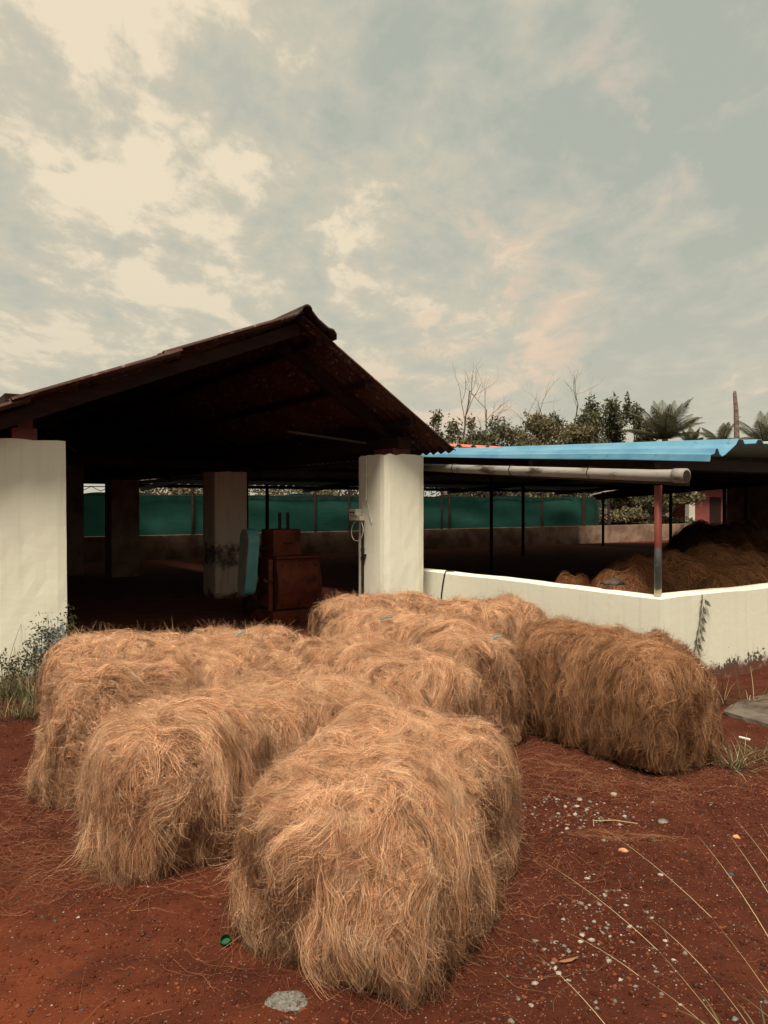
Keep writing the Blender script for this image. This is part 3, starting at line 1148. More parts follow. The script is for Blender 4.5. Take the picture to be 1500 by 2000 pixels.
# ------------------------------------------------------------------ far side: low wall, posts, truss, green net
VN = 13.9
fw = MB()
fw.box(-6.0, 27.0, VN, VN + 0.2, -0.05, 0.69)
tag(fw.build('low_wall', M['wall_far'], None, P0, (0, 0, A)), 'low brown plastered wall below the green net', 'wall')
fence = empty('net_fence', B(0, VN + 0.12), A)
tag(fence, 'row of thin steel posts carrying green shade net above the low wall', 'fence')


def u_at_v(px, v):
    s = (px - 750) / 1510
    b = P0 + V * v
    return (s * b.y - b.x) / (U.x - s * U.y)


for px, r_ in ((376, 0.05), (615, 0.035), (681, 0.04), (862, 0.035), (877, 0.045), (1022, 0.035), (1058, 0.05), (1139, 0.075), (1163, 0.04), (1188, 0.05)):
    mb = MB()
    mb.tube([(u_at_v(px, VN + 0.12), -0.02, 0.69), (u_at_v(px, VN + 0.12), -0.02, 2.12)], r_, 8)
    mb.build('post', M['dark_steel'], fence)
for z in (2.02, 1.80):
    mb = MB()
    mb.tube([(-5.5, -0.02, z), (18.2, -0.02, z)], 0.014, 6)
    mb.build('rail', M['dark_steel'], fence)
mb = MB()
k, u = 0, -5.5
zig = []
while u < 18.2:
    zig.append((u, -0.03, 2.02 if k % 2 else 1.90))
    u += 0.24
    k += 1
mb.tube(zig, 0.011, 5, False)
mb.build('lattice', M['dark_steel'], fence)
# the net: a gently rippled sheet with thickness
nu, nz_ = 240, 14
ua, ub = -5.5, u_at_v(1172, VN + 0.12)
nw = Wave(31, 0.45, 12)
uu, tt = np.meshgrid(np.linspace(ua, ub, nu), np.linspace(0, 1, nz_))
pp = np.stack([uu.ravel(), tt.ravel() * 0.8, np.zeros(uu.size)], 1)
yy = 0.05 + 0.05 * nw(pp)[:, 0].reshape(uu.shape) * np.sin(np.pi * np.clip(tt, 0.05, 0.95))
top = 1.84 + 0.035 * np.sin(uu * 2.2) + 0.02 * np.sin(uu * 5.3 + 1)
zz = 0.70 + (top - 0.70) * tt
front = np.stack([uu, yy, zz], -1).reshape(-1, 3)
back = front + np.array([0, 0.006, 0])
idn = np.arange(nu * nz_).reshape(nz_, nu)
q = np.stack([idn[:-1, :-1].ravel(), idn[:-1, 1:].ravel(), idn[1:, 1:].ravel(), idn[1:, :-1].ravel()], 1)
nfo = link_mesh('shade_net', np_mesh('shade_net', front, q, M['net'], None, True), None, fence)

# ------------------------------------------------------------------ fibre hair
def hair(name, P, rad, m, parent=None, loc=(0, 0, 0), rz=0.0, nor=None):
    """P (n,k,3) strand points -> one hair Curves object"""
    n, k, _ = P.shape
    hc = bpy.data.hair_curves.new(name)
    hc.add_curves([k] * n)
    hc.position_data.foreach_set('vector', np.ascontiguousarray(P, np.float32).ravel()) if hasattr(hc, 'position_data') else \
        hc.attributes['position'].data.foreach_set('vector', np.ascontiguousarray(P, np.float32).ravel())
    at_ = hc.attributes.get('radius') or hc.attributes.new('radius', 'FLOAT', 'POINT')
    prof_ = np.linspace(1.0, 0.45, k)[None, :] * (rad if np.ndim(rad) else np.full(n, rad))[:, None]
    at_.data.foreach_set('value', np.ascontiguousarray(prof_, np.float32).ravel())
    na = hc.attributes.new('mat_slope', 'FLOAT_VECTOR', 'CURVE')
    if nor is None:
        nor = np.tile(np.array([0, 0, 1.0]), (n, 1))
    na.data.foreach_set('vector', np.ascontiguousarray(nor, np.float32).ravel())
    hc.materials.append(m)
    o = bpy.data.objects.new(name, hc)
    o.location = loc
    o.rotation_euler = (0, 0, rz)
    COL.objects.link(o)
    if parent is not None:
        o.parent = parent
    return o


def unit(a):
    return a / np.maximum(np.linalg.norm(a, axis=-1, keepdims=True), 1e-9)


class Bale:
    """a loaf of loose fibre: cross-section rounded at the top, blunt ends, creased where the hanks lie side by side"""
    def __init__(self, Ln, W, H, seed, ties=None, nc=2.7, ne=4.6, lump=1.0, low=0.62):
        self.a, self.b, self.H = Ln / 2, W / 2, H
        self.z0 = 0.42 * H
        self.ct = H - self.z0
        self.cb = self.z0 * (1.0 + low)
        self.nc, self.ne = nc, ne
        self.w1, self.w2, self.w3 = Wave(seed, 1.0, 12), Wave(seed + 1, 2.6, 16), Wave(seed + 2, 6.0, 20)
        self.flow1, self.flow2 = Wave(seed + 3, 1.1, 12, 3), Wave(seed + 4, 3.2, 16, 3)
        self.lump = lump
        self.w4 = Wave(seed + 6, 2.4, 14)
        self.g = np.random.default_rng(seed + 9)
        self.seed = seed
        tt, x = [], -self.a * 0.72
        while x < self.a * 0.8:
            tt.append((x, self.g.uniform(0.05, 0.125), self.g.uniform(0.020, 0.036), self.g.uniform(0, 6)))
            x += self.g.uniform(0.13, 0.26)
        self.ties = tt

    def f(self, p):
        q = p - np.array([0, 0, self.z0])
        c = np.where(q[..., 2] > 0, self.ct, self.cb)
        s = np.abs(np.stack([q[..., 0] / self.a, q[..., 1] / self.b, q[..., 2] / c], -1))
        cs = (s[..., 1] ** self.nc + s[..., 2] ** self.nc) ** (self.ne / self.nc)
        return (cs + s[..., 0] ** self.ne) ** (1 / self.ne)

    def shape(self, p):
        k = 0.05 * self.w1(p)[..., 0] + 0.030 * self.w2(p)[..., 0] + 0.016 * self.w3(p)[..., 0] + 0.052 * self.w4(p * np.array([1, 1, 0.3]))[..., 0]
        for t, dp, wd, ph in self.ties:
            k = k - dp * np.exp(-((p[..., 0] - t + 0.035 * np.sin(p[..., 1] * 7 + ph)) / wd) ** 2)
        return 1 + self.lump * np.clip(k, -0.26, 0.11)

    def project(self, p, off=0.0):
        c = np.array([0, 0, self.z0])
        sh = p.shape
        p = p.reshape(-1, 3)
        f = self.f(p)
        out = c + (p - c) * (self.shape(p) / f)[:, None]
        out = out.reshape(sh)
        if np.ndim(off) or off:
            out = out + self.normal(out.reshape(-1, 3)).reshape(sh) * (off[..., None] if np.ndim(off) else off)
        out[..., 2] = np.maximum(out[..., 2], 0.006)
        return out

    def normal(self, p):
        e = 0.012
        f0 = self.f(p)
        g = np.stack([self.f(p + np.array(d)) - f0 for d in ((e, 0, 0), (0, e, 0), (0, 0, e))], -1)
        return unit(g)

    def sample(self, m, zmin=0.03, zmax=None):
        a, b, H = self.a, self.b, self.H
        areas = np.array([4 * a * b * 1.1, 2 * a * H, 2 * a * H, 2 * b * H, 2 * b * H])
        if zmax:
            areas[0] = 0
        g = self.g
        k = g.choice(5, m, p=areas / areas.sum())
        r1, r2 = g.uniform(-1, 1, m), g.uniform(-1, 1, m)
        zz = zmin + ((zmax or H) - zmin) * (r2 * 0.5 + 0.5)
        p = np.zeros((m, 3))
        p[:, 0] = np.select([k == 3, k == 4], [a, -a], r1 * a)
        p[:, 1] = np.select([k == 1, k == 2, k == 0], [b, -b, r2 * b], r1 * b)
        p[:, 2] = np.where(k == 0, H, zz)
        return self.project(p)

    def march(self, p, d, steps, step, grav, wander, off):
        """carry points over the skin; returns positions, normals, tangents (m, steps, 3)"""
        Ps, Ns, Ts = [], [], []
        for k in range(steps):
            n = self.normal(p)
            d = d + wander * self.flow2(p + 0.13 * k) * 0.5 + np.array([0, 0, -1.0]) * grav * (1 - np.clip(n[:, 2:3], 0, 1) * 0.6)
            d = unit(d - n * (d * n).sum(1, keepdims=True))
            Ps.append(p + n * off[:, None])
            Ns.append(n)
            Ts.append(d)
            p = self.project(p + d * step[:, None])
        return np.stack(Ps, 1), np.stack(Ns, 1), np.stack(Ts, 1)

    def start_dir(self, p, m):
        n = self.normal(p)
        side = 1 - np.clip(n[:, 2], 0, 1)
        d = 0.75 * self.flow1(p) + 0.65 * self.flow2(p) + self.g.normal(size=(m, 3)) * 0.40
        d = d + np.array([0, 0, -1.0]) * (3.2 * side)[:, None]
        # on top the fibres lie across the bale
        d[:, 1] += np.where(n[:, 2] > 0.6, np.sign(p[:, 1] + 0.05 * self.g.normal(size=m)) * 0.6, 0)
        return unit(d - n * (d * n).sum(1, keepdims=True))

    def locks(self, p, per, ln, off, K, wid, hgt, grav=0.35, wander=1.3, splay=0.0):
        """combed locks: bundles with a raised, rope-like middle that fray at the tip"""
        g = self.g
        nl = len(p)
        d = self.start_dir(p, nl)
        G, Nn, T = self.march(p, d, K, ln / K, grav, wander, off)
        Bn = np.cross(Nn, T)
        t = np.linspace(0, 1, K)[None, None, :]
        wd = (wid * g.uniform(0.5, 1.5, nl))[:, None, None]
        ht = (hgt * g.uniform(0.2, 1.8, nl))[:, None, None]
        pull = g.uniform(-0.75, 0.5, nl)[:, None, None]           # some locks pinch to a tip, others fan out
        rr = np.clip(g.normal(0, 0.48, (nl, per, 1)), -1.3, 1.3)
        bo = rr * wd * (1 + pull * t) + g.normal(size=(nl, per, 1)) * 0.009 * t
        no = np.sqrt(np.clip(1 - (rr / 1.35) ** 2, 0, 1)) * ht * g.random((nl, per, 1)) ** 0.6 * (0.35 + 0.65 * np.sin(np.pi * np.clip(t * 0.85 + 0.12, 0, 1))) \
            + g.normal(size=(nl, per, 1)) * 0.003 + np.abs(g.normal(size=(nl, per, 1))) * 0.016 * t ** 3
        am, fr, ph = 0.014 * g.random((nl, per, 1)) ** 2 + 0.0015, g.uniform(3, 10, (nl, per, 1)), g.uniform(0, 6.28, (nl, per, 1))
        cu = am * np.sin(fr * t + ph) * (0.3 + t)
        sh = g.uniform(-0.5, 0.5, (nl, per, 1)) * (ln[:, None, None] * 0.6)
        S = G[:, None] + Bn[:, None] * (bo + cu)[..., None] + Nn[:, None] * (no + 0.5 * am * np.cos(fr * t + ph))[..., None] \
            + T[:, None] * sh[..., None]
        if splay:
            S = S + (Nn[:, None] * (np.abs(g.normal(size=(nl, per, 1))) * splay * t ** 2)[..., None]) * np.array([1, 1, 0.0])
        return S.reshape(-1, K, 3)

    def fibres(self, nl, per, ntang, nfly, rad, K=9):
        g = self.g
        out = []
        # under-layer, flat and fine
        out.append(self.locks(self.sample(nl), per, g.uniform(0.12, 0.40, nl), g.normal(-0.006, 0.008, nl), K, 0.034, 0.014, 0.6, 0.9))
        # upper locks, fewer and proud, hanging over the edges
        n2 = int(nl * 0.48)
        out.append(self.locks(self.sample(n2), per, g.uniform(0.14, 0.40, n2), np.abs(g.normal(0.004, 0.014, n2)), K, 0.022, 0.034, 0.85, 0.95))
        # short loose fuzz in every direction
        n4 = int(nl * 15)
        p = self.sample(n4)
        n = self.normal(p)
        d = g.normal(size=(n4, 3)) + np.array([0, 0, -0.7]) + self.flow1(p) * 0.5
        d = unit(d - n * (d * n).sum(1, keepdims=True) + n * g.normal(0.10, 0.22, n4)[:, None])
        ln = g.uniform(0.05, 0.17, n4)
        q_ = p + n * np.abs(g.normal(0.010, 0.010, n4))[:, None]
        bend = g.normal(size=(n4, 3)) * 0.16
        Ps = []
        for k in range(K):
            Ps.append(q_)
            d = unit(d + bend + g.normal(size=(n4, 3)) * 0.07 + np.array([0, 0, -0.05]) - n * 0.03)
            q_ = q_ + d * (ln / K)[:, None]
        out.append(np.stack(Ps, 1))
        # skirt trailing on the soil
        n3 = int(nl * 0.10)
        out.append(self.locks(self.sample(n3, 0.05, self.H * 0.35), per, g.uniform(0.15, 0.32, n3), np.abs(g.normal(0.004, 0.012, n3)), K, 0.03, 0.02, 0.8, 0.7, 0.05))
        # single tangled fibres, strongly curved
        p = self.sample(ntang)
        d = self.start_dir(p, ntang) + g.normal(size=(ntang, 3)) * 0.9
        n = self.normal(p)
        d = unit(d - n * (d * n).sum(1, keepdims=True))
        turn = g.normal(0, 0.32, ntang)
        ln = g.uniform(0.08, 0.32, ntang)
        off = np.abs(g.normal(0.004, 0.014, ntang))
        Ps = []
        for k in range(K):
            n = self.normal(p)
            side = np.cross(n, d)
            ang = turn + g.normal(0, 0.16, ntang)
            d = d * np.cos(ang)[:, None] + side * np.sin(ang)[:, None] + np.array([0, 0, -0.22])
            d = unit(d - n * (d * n).sum(1, keepdims=True))
            Ps.append(p + n * (off + 0.012 * np.sin(k * 0.7 + turn * 9))[:, None])
            p = self.project(p + d * (ln / K)[:, None])
        out.append(np.stack(Ps, 1))
        # flyaways lifting off the skin
        p = self.sample(nfly)
        n = self.normal(p)
        d = unit(self.start_dir(p, nfly) + n * np.abs(g.normal(0.40, 0.4, nfly))[:, None] + g.normal(size=(nfly, 3)) * 0.3)
        ln = g.uniform(0.05, 0.20, nfly)
        Ps = []
        bend = g.normal(size=(nfly, 3)) * 0.18
        q_ = p.copy()
        for k in range(K):
            Ps.append(q_)
            d = unit(d + bend + np.array([0, 0, -0.13]))
            q_ = q_ + d * (ln / K)[:, None]
            q_[:, 2] = np.maximum(q_[:, 2], 0.004)
        out.append(np.stack(Ps, 1))
        S = np.concatenate(out, 0)
        S[..., 2] = np.maximum(S[..., 2], 0.004)
        mid = S[:, K // 2]
        e, nor = 0.010, []
        for ax in ((e, 0, 0), (0, e, 0), (0, 0, e)):
            a_ = np.array(ax)
            nor.append(self.f(mid + a_) / self.shape(mid + a_) - self.f(mid - a_) / self.shape(mid - a_))
        nor = unit(np.stack(nor, -1))
        nor = unit(nor + g.normal(size=nor.shape) * 0.22)
        return S, rad * g.uniform(0.6, 1.35, len(S)), nor

    def core(self, m, name='coir_bale', shrink=0.018):
        """closed skin just under the loose fibres"""
        nu_, nv_ = 64, 40
        th = np.linspace(0, 2 * np.pi, nu_, endpoint=False)
        ph = np.linspace(0.02, np.pi - 0.02, nv_)
        TH, PHI = np.meshgrid(th, ph)
        d = np.stack([np.cos(TH) * np.sin(PHI), np.sin(TH) * np.sin(PHI), np.cos(PHI)], -1).reshape(-1, 3)
        p = self.project(d * np.array([self.a, self.b, self.ct]) + np.array([0, 0, self.z0]), -shrink)
        p[:, 2] = np.maximum(p[:, 2], 0.0)
        i = np.arange(nu_ * nv_).reshape(nv_, nu_)
        j = np.roll(i, -1, 1)
        f = np.stack([i[:-1].ravel(), i[1:].ravel(), j[1:].ravel(), j[:-1].ravel()], 1)
        top, bot = len(p), len(p) + 1
        me = bpy.data.meshes.new(name)
        vs = np.vstack([p, p[:nu_].mean(0), p[-nu_:].mean(0)])
        fs = [tuple(r) for r in f] + [(top, int(i[0, k]), int(j[0, k])) for k in range(nu_)] + [(bot, int(j[-1, k]), int(i[-1, k])) for k in range(nu_)]
        me.from_pydata([tuple(v) for v in vs], [], fs)
        me.materials.append(m)
        me.polygons.foreach_set('use_smooth', [True] * len(me.polygons))
        me.update()
        return me

    def tie_loop(self, t, r, m, parent, a0=0.0, a1=math.pi, lift=0.012):
        an = np.linspace(a0, a1, 26)
        d = np.stack([np.full_like(an, t), np.cos(an) * self.b, self.z0 + np.sin(an) * self.ct], 1)
        c = np.array([t, 0, self.z0])
        lo_, pts = None, []
        for v in d:
            x = v.copy()
            for _ in range(4):
                y = self.project(x[None])[0]
                x = c + (x - c) * (np.linalg.norm(y - c) / max(np.linalg.norm(x - c), 1e-6))
            n = self.normal(x[None])[0]
            pts.append(tuple(x + n * lift))
        mb = MB()
        mb.tube(pts, r, 6)
        return mb.build('twine', m, parent)


def make_bale(x, y, rz, Ln, W, H, label, seed, q=1.0, rad=0.0007, mats=('core', 'fibre'), twines=(), low=0.62, nc=2.7, ne=4.6, lump=1.0):
    b = Bale(Ln, W, H, seed, None, nc, ne, lump, low)
    o = link_mesh('coir_bale', b.core(M[mats[0]]), None, None, (x, y, float(gh(x, y))), (0, 0, R(rz)))
    tag(o, label, 'bale', 'bales of loose coir fibre heaped in the yard')
    area = (Ln * W + 2 * (Ln + W) * H)
    S, rr, nor = b.fibres(int(380 * area * q), 46, int(4200 * area * q), int(3600 * area * q), rad * 0.62)
    h = hair('loose_fibres', S, rr, M[mats[1]], o, nor=nor)
    h['kind'] = 'stuff'
    for (t, r, mm, a0, a1, lift) in twines:
        b.tie_loop(t * Ln, r, M[mm], o, a0, a1, lift)
    return b, o


# x axis of each bale is its length; rz counts from +X
make_bale(0.00, 3.12, 67, 1.24, 0.80, 0.58, 'nearest golden coir bale, shaggy end face towards the viewer', 101, 1.6, 0.00062)
make_bale(-0.66, 3.80, 40, 1.36, 0.74, 0.61, 'shaggy coir bale on the left with combed locks falling at its end', 121, 1.4, 0.0007,
          twines=((0.17, 0.004, 'twine_dark', 0.2, 2.4, 0.016),))
make_bale(-1.20, 4.60, 36, 1.44, 0.76, 0.635, 'long coir bale behind the combed left one, grass at its end', 141, 1.1, 0.0008)
make_bale(-1.42, 5.42, 12, 1.60, 0.62, 0.62, 'rear left coir bale lying just outside the dark shed opening', 161, 0.8, 0.0010)
make_bale(-0.03, 4.95, -56, 1.45, 0.72, 0.62, 'coir bale in the middle of the heap, pointing towards the viewer', 181, 1.1, 0.0008)
make_bale(0.53, 5.50, 96, 1.28, 0.60, 0.65, 'upright rounded coir bale beside the big right one, blue string on top', 201, 1.0, 0.0008)
make_bale(0.86, 6.95, 25, 1.0, 0.72, 0.66, 'humped coir bale leaning against the parapet wall', 221, 0.75, 0.0012)
make_bale(-0.02, 7.30, 20, 1.12, 0.70, 0.68, 'rearmost coir bale directly in front of the cream pillar', 241, 0.75, 0.0012)
make_bale(0.12, 6.20, -35, 1.1, 0.66, 0.62, 'small coir bale wedged in the gap at the heap centre', 261, 0.8, 0.0010)
make_bale(1.46, 5.08, -55, 1.22, 0.62, 0.65, 'big brown coir bale on the right, lying along the parapet', 281, 1.25, 0.0008, mats=('core', 'fibre_right'), low=0.30)

# short ends of blue string lying on the bales
for (x, y, z, ln, a, lab) in ((0.72, 5.05, 0.665, 0.07, 35, 'blue string end on the rounded right bale'),
                              (-0.98, 5.2, 0.665, 0.07, 60, 'pale blue string scrap on the rear left bale'),
                              (0.02, 6.0, 0.66, 0.06, -40, 'blue string scrap on the wedged middle bale')):
    mb = MB()
    c, s = math.cos(R(a)), math.sin(R(a))
    mb.tube([(-c * ln, -s * ln, -0.01), (0, 0, 0.012), (c * ln, s * ln, 0.02)], 0.006, 6)
    tag(mb.build('string', M['twine'], None, (x, y, z)), lab, 'string')

# ------------------------------------------------------------------ fibre litter on the soil
g = np.random.default_rng(77)


def litter(n, cx, cy, sx, sy, rad, seed, ln=(0.05, 0.25), dirbias=None):
    g = np.random.default_rng(seed)
    K = 7
    x, y = g.normal(cx, sx, n), g.normal(cy, sy, n)
    a = g.uniform(0, 6.28, n) if dirbias is None else g.normal(dirbias, 0.45, n)
    tr = g.normal(0, 0.22, n)
    l = g.uniform(ln[0], ln[1], n) / K
    out = []
    for k in range(K):
        out.append(np.stack([x, y, gh(x, y) + 0.006 + np.abs(np.sin(k * 0.9 + tr * 7)) * 0.008], 1))
        a = a + tr + g.normal(0, 0.12, n)
        x, y = x + np.cos(a) * l, y + np.sin(a) * l
    return np.stack(out, 1), np.full(n, rad)


Ls = [litter(240, 0.0, 2.55, 0.5, 0.12, 0.0005, 1), litter(420, -1.40, 3.40, 0.20, 0.22, 0.0006, 2, dirbias=3.6),
      litter(220, -1.0, 3.15, 0.35, 0.13, 0.0006, 3), litter(260, -1.85, 4.0, 0.2, 0.25, 0.0007, 4),
      litter(1100, 1.0, 4.6, 0.35, 0.3, 0.0006, 5), litter(250, 0.65, 3.3, 0.2, 0.35, 0.0005, 6),
      litter(500, 1.6, 4.32, 0.4, 0.14, 0.0006, 7), litter(170, 1.05, 3.58, 0.12, 0.03, 0.0006, 8, dirbias=-0.25),
      litter(130, 0.5, 2.9, 1.2, 0.7, 0.0004, 9)]
tag(hair('fibre_litter', np.concatenate([a for a, _ in Ls]), np.concatenate([b for _, b in Ls]), M['litter']),
    'stray coir fibres strewn over the red soil', None, None, 'stuff')

# ------------------------------------------------------------------ fibre heaps inside the drying yard


def heap(u, v, ru, rv, h, label, seed, n=9000, rad=0.0016, mats=('core_dark', 'fibre_dark')):
    w1_, w2_ = Wave(seed, 0.9, 12), Wave(seed + 1, 2.4, 14)

    def hz_(x, y):
        r = np.sqrt((x / ru) ** 2 + (y / rv) ** 2)
        p = np.stack([x, y, 0 * x], -1)
        k = np.clip(1 - r ** 2.2, 0, None)
        return (h * k ** 0.7 * (1 + np.clip(0.10 * w1_(p)[..., 0] + 0.06 * w2_(p)[..., 0], -0.25, 0.15))).clip(0)
    k = 48
    X, Y = np.meshgrid(np.linspace(-ru, ru, k), np.linspace(-rv, rv, k))
    Z = hz_(X, Y)
    i = np.arange(k * k).reshape(k, k)
    f = np.stack([i[:-1, :-1].ravel(), i[:-1, 1:].ravel(), i[1:, 1:].ravel(), i[1:, :-1].ravel()], 1)
    o = link_mesh('fibre_heap', np_mesh('fibre_heap', np.stack([X.ravel(), Y.ravel(), Z.ravel()], 1), f, M[mats[0]], None, True), None, None, B(u, v, 0.015), (0, 0, A))
    tag(o, label, 'fibre heap')
    if n:
        g = np.random.default_rng(seed)
        r_, a_ = np.sqrt(g.random(n)) * 0.98, g.uniform(0, 6.28, n)
        x, y = r_ * np.cos(a_) * ru, r_ * np.sin(a_) * rv
        a = np.arctan2(y, x) + g.normal(0, 1.1, n)
        tr = g.normal(0, 0.3, n)
        K = 7
        l = g.uniform(0.15, 0.5, n) / K
        ho = np.abs(g.normal(0, 0.035, n))
        out = []
        for q in range(K):
            out.append(np.stack([x, y, hz_(x, y) + ho + 0.01], 1))
            a = a + tr
            x, y = x + np.cos(a) * l, y + np.sin(a) * l
        S = np.stack(out, 1)
        mx_, my_ = S[:, K // 2, 0], S[:, K // 2, 1]
        e = 0.05
        nor = unit(np.stack([-(hz_(mx_ + e, my_) - hz_(mx_ - e, my_)) / (2 * e), -(hz_(mx_, my_ + e) - hz_(mx_, my_ - e)) / (2 * e), np.ones(n)], 1))
        hh = hair('loose_fibres', S, rad * g.uniform(0.7, 1.3, n), M[mats[1]], o, nor=nor)
        hh['kind'] = 'stuff'
    return o


heap(3.3, -1.95, 1.9, 0.9, 0.92, 'reddish heap of fibre behind the parapet, right of the corner post', 301, 18000, 0.0014, ('core_dark', 'fibre_heap'))
heap(5.6, -1.7, 1.7, 1.1, 1.02, 'tall reddish fibre heap inside the yard at the right', 311, 13000, 0.0014, ('core_dark', 'fibre_heap'))
heap(1.75, -2.0, 0.75, 0.62, 0.84, 'small fibre mound just behind the wall corner', 321, 6000)
heap(11.2, 3.0, 1.9, 1.3, 1.08, 'dark fibre heap deep inside the yard under the roof', 331, 2500, 0.003)
heap(1.42, -1.45, 0.34, 0.30, 0.84, 'low fibre mound against the inside of the left parapet', 341, 2500)
# grey sack lying on it
sk = MB()
prof = [(-0.22, 0), (-0.16, 0.09), (-0.04, 0.16), (0.08, 0.18), (0.16, 0.12), (0.22, 0.0)]
ring = []
for k in range(7):
    t = k / 6
    s = 0.55 + 0.45 * math.sin(math.pi * (0.15 + 0.8 * t))
    ring.append([(p[0] * s + 0.02 * math.sin(k * 2.1), -0.2 + 0.4 * t, max(p[1] * s * (1 + 0.12 * math.sin(k * 1.7 + i)), -0.02)) for i, p in enumerate(prof)])
vs = [p for r_ in ring for p in r_]
fs = [(i * 6 + j, i * 6 + j + 1, i * 6 + j + 7, i * 6 + j + 6) for i in range(6) for j in range(5)]
fs += [tuple(i * 6 + j for j in range(6)) for i in (0, 6)]
fs += [(i * 6, i * 6 + 6, i * 6 + 11, i * 6 + 5) for i in range(6)]
sk.add(vs, fs)
so_ = sk.build('sack', M['sack'], None, at(1196, 7.25, 0.80), (0, 0, R(20)), True)
so_.scale = (0.50, 0.45, 0.34)
tag(so_, 'crumpled grey plastic sack lying on fibre behind the parapet', 'sack')

# ------------------------------------------------------------------ fibre machine in the shed
mc = empty('fibre_machine', B(-0.563, 1.668, 0.022), A)
tag(mc, 'rust red fibre opening machine with turquoise belt guard in the shed', 'machine')
k_ = MB()
k_.box(-0.02, 0.66, -0.02, 0.09, 0.0, 0.17)
k_.box(-0.02, 0.66, 0.60, 0.70, 0.0, 0.17)
k_.box(-0.02, 0.07, 0.091, 0.599, 0.02, 0.15)
k_.box(0.58, 0.66, 0.091, 0.599, 0.02, 0.15)
k_.build('base_frame', M['rust'], mc, bevel=0.006)
k_ = MB()      # drum casing with a bulging front
front = [(0.03, 0.19)]
for i in range(9):
    t = i / 8
    front.append((0.03 - 0.075 * math.sin(math.pi * t) - 0.0, 0.19 + 0.58 * t))
outline = front + [(0.05, 0.83), (0.62, 0.83), (0.62, 0.19)]
k_.extrude(outline, 'x', 0.06, 0.66)
k_.build('drum_casing', M['rust'], mc, bevel=0.008)
k_ = MB()
k_.box(0.04, 0.68, -0.02, 0.20, 0.832, 0.865)
k_.build('feed_lip', M['rust_dark'], mc, bevel=0.005)
k_ = MB()
k_.box(0.10, 0.50, 0.22, 0.60, 0.833, 1.20)
k_.build('hopper', M['rust'], mc, bevel=0.01)
for y in (0.06, 0.55):
    k_ = MB()
    k_.box(-0.04, 0.015, y, y + 0.05, 0.172, 0.83)
    k_.build('side_frame', M['rust'], mc, bevel=0.004)
for (y, z) in ((0.12, 0.55), (0.38, 0.40), (0.38, 0.95)):
    k_ = MB()
    k_.tube([(-0.10, y, z), (0.07, y, z)], 0.035, 12)
    k_.build('bearing', M['dark_steel'], mc)
k_ = MB()
k_.tube([(-0.005, 0.03, 0.56), (-0.12, -0.02, 0.56), (-0.14, -0.02, 0.60)], 0.012, 8)
k_.build('lever', M['rust_dark'], mc)
for (x0, x1, y0, z0, z1) in ((0.055, 0.085, -0.055, 0.20, 0.80), (0.635, 0.665, -0.055, 0.20, 0.80)):
    k_ = MB()
    st_ = [(0.03 - 0.075 * math.sin(math.pi * i / 8) - 0.006, 0.19 + 0.58 * i / 8) for i in range(9)]
    k_.extrude(st_ + [(y + 0.03, z) for y, z in reversed(st_)], 'x', x0 - 0.012, x1)
    k_.build('casing_rib', M['rust_dark'], mc)
for (x, z) in ((0.12, 0.24), (0.36, 0.24), (0.60, 0.24), (0.12, 0.74), (0.36, 0.74), (0.60, 0.74)):
    k_ = MB()
    yb = 0.03 - 0.075 * math.sin(math.pi * (z - 0.19) / 0.58)
    k_.tube([(x, yb + 0.005, z), (x, yb - 0.014, z)], 0.012, 6)
    k_.build('bolt', M['dark_steel'], mc)
k_ = MB()
k_.tube([(0.24, 0.215, 1.02), (0.24, 0.18, 1.02), (0.36, 0.18, 1.02), (0.36, 0.215, 1.02)], 0.008, 6)
k_.build('handle', M['dark_steel'], mc)
k_ = MB()
k_.tube([(-0.14, 0.62, 0.20), (0.10, 0.62, 0.20)], 0.10, 16)
k_.build('motor', M['dark_steel'], mc, smooth_=False)
# belt guard: a leaning capsule with a rim
bg = MB()
cap = []
for i in range(13):
    a = math.pi * i / 12
    cap.append((0.14 * math.cos(a), 0.30 + 0.14 * math.sin(a)))
for i in range(13):
    a = math.pi + math.pi * i / 12
    cap.append((0.12 * math.cos(a), -0.30 + 0.12 * math.sin(a)))
lean = R(9)
cap = [(y * math.cos(lean) - z * math.sin(lean), y * math.sin(lean) + z * math.cos(lean)) for y, z in cap]
bg.extrude([(y * 0.985, z * 0.993) for y, z in cap], 'x', -0.002, 0.006)
bgo = bg.build('belt_guard', M['grey_guard'], mc, (-0.30, 0.28, 0.78), (0, 0, 0))
bg = MB()
bg.extrude(cap, 'x', 0.0065, 0.15)
bg.build('rim', M['turquoise'], bgo)
for y in (0.36, 0.46):
    k_ = MB()
    k_.tube([(0.30 + (y - 0.36) * 1.2, 0.45, 1.2), (0.30 + (y - 0.36) * 1.2, 0.45, 1.42)], 0.022, 8)
    k_.build('bolt', M['dark_steel'], mc)

# ------------------------------------------------------------------ far shed and house seen beneath the roof
lt = empty('lean_to', at(1330, 24.0, 0), R(0))
tag(lt, 'low far shed with grey corrugated eave, seen under the roof', 'shed')
sh_me = corrugated(5.0, 1.0, 0.05, 0.2, 0.02, M['asbestos'])
o_eave = at(1165, 29.0)
c_eave = at(1500, 17.0)
dv = (c_eave - o_eave)
dl = dv.length
dv.normalize()
for k in range(int(dl)):
    p = o_eave + dv * k - lt.location
    o = link_mesh('roofing_sheet', sh_me, None, lt, (p.x, p.y, 1.86 + 0.022 * k))
    ang_ = math.atan2(dv.y, dv.x)
    o.rotation_euler = (0, R(-14), ang_ + R(90))
for px, D in ((1178, 28.5), (1310, 23.3), (1415, 19.6), (1458, 18.3)):
    p = at(px, D) - lt.location
    mb = MB()
    mb.tube([(p.x, p.y, 0), (p.x, p.y, 2.0)], 0.05, 8)
    mb.build('post', M['dark_steel'], lt)
mb = MB()
a_, b_ = o_eave - lt.location, c_eave - lt.location
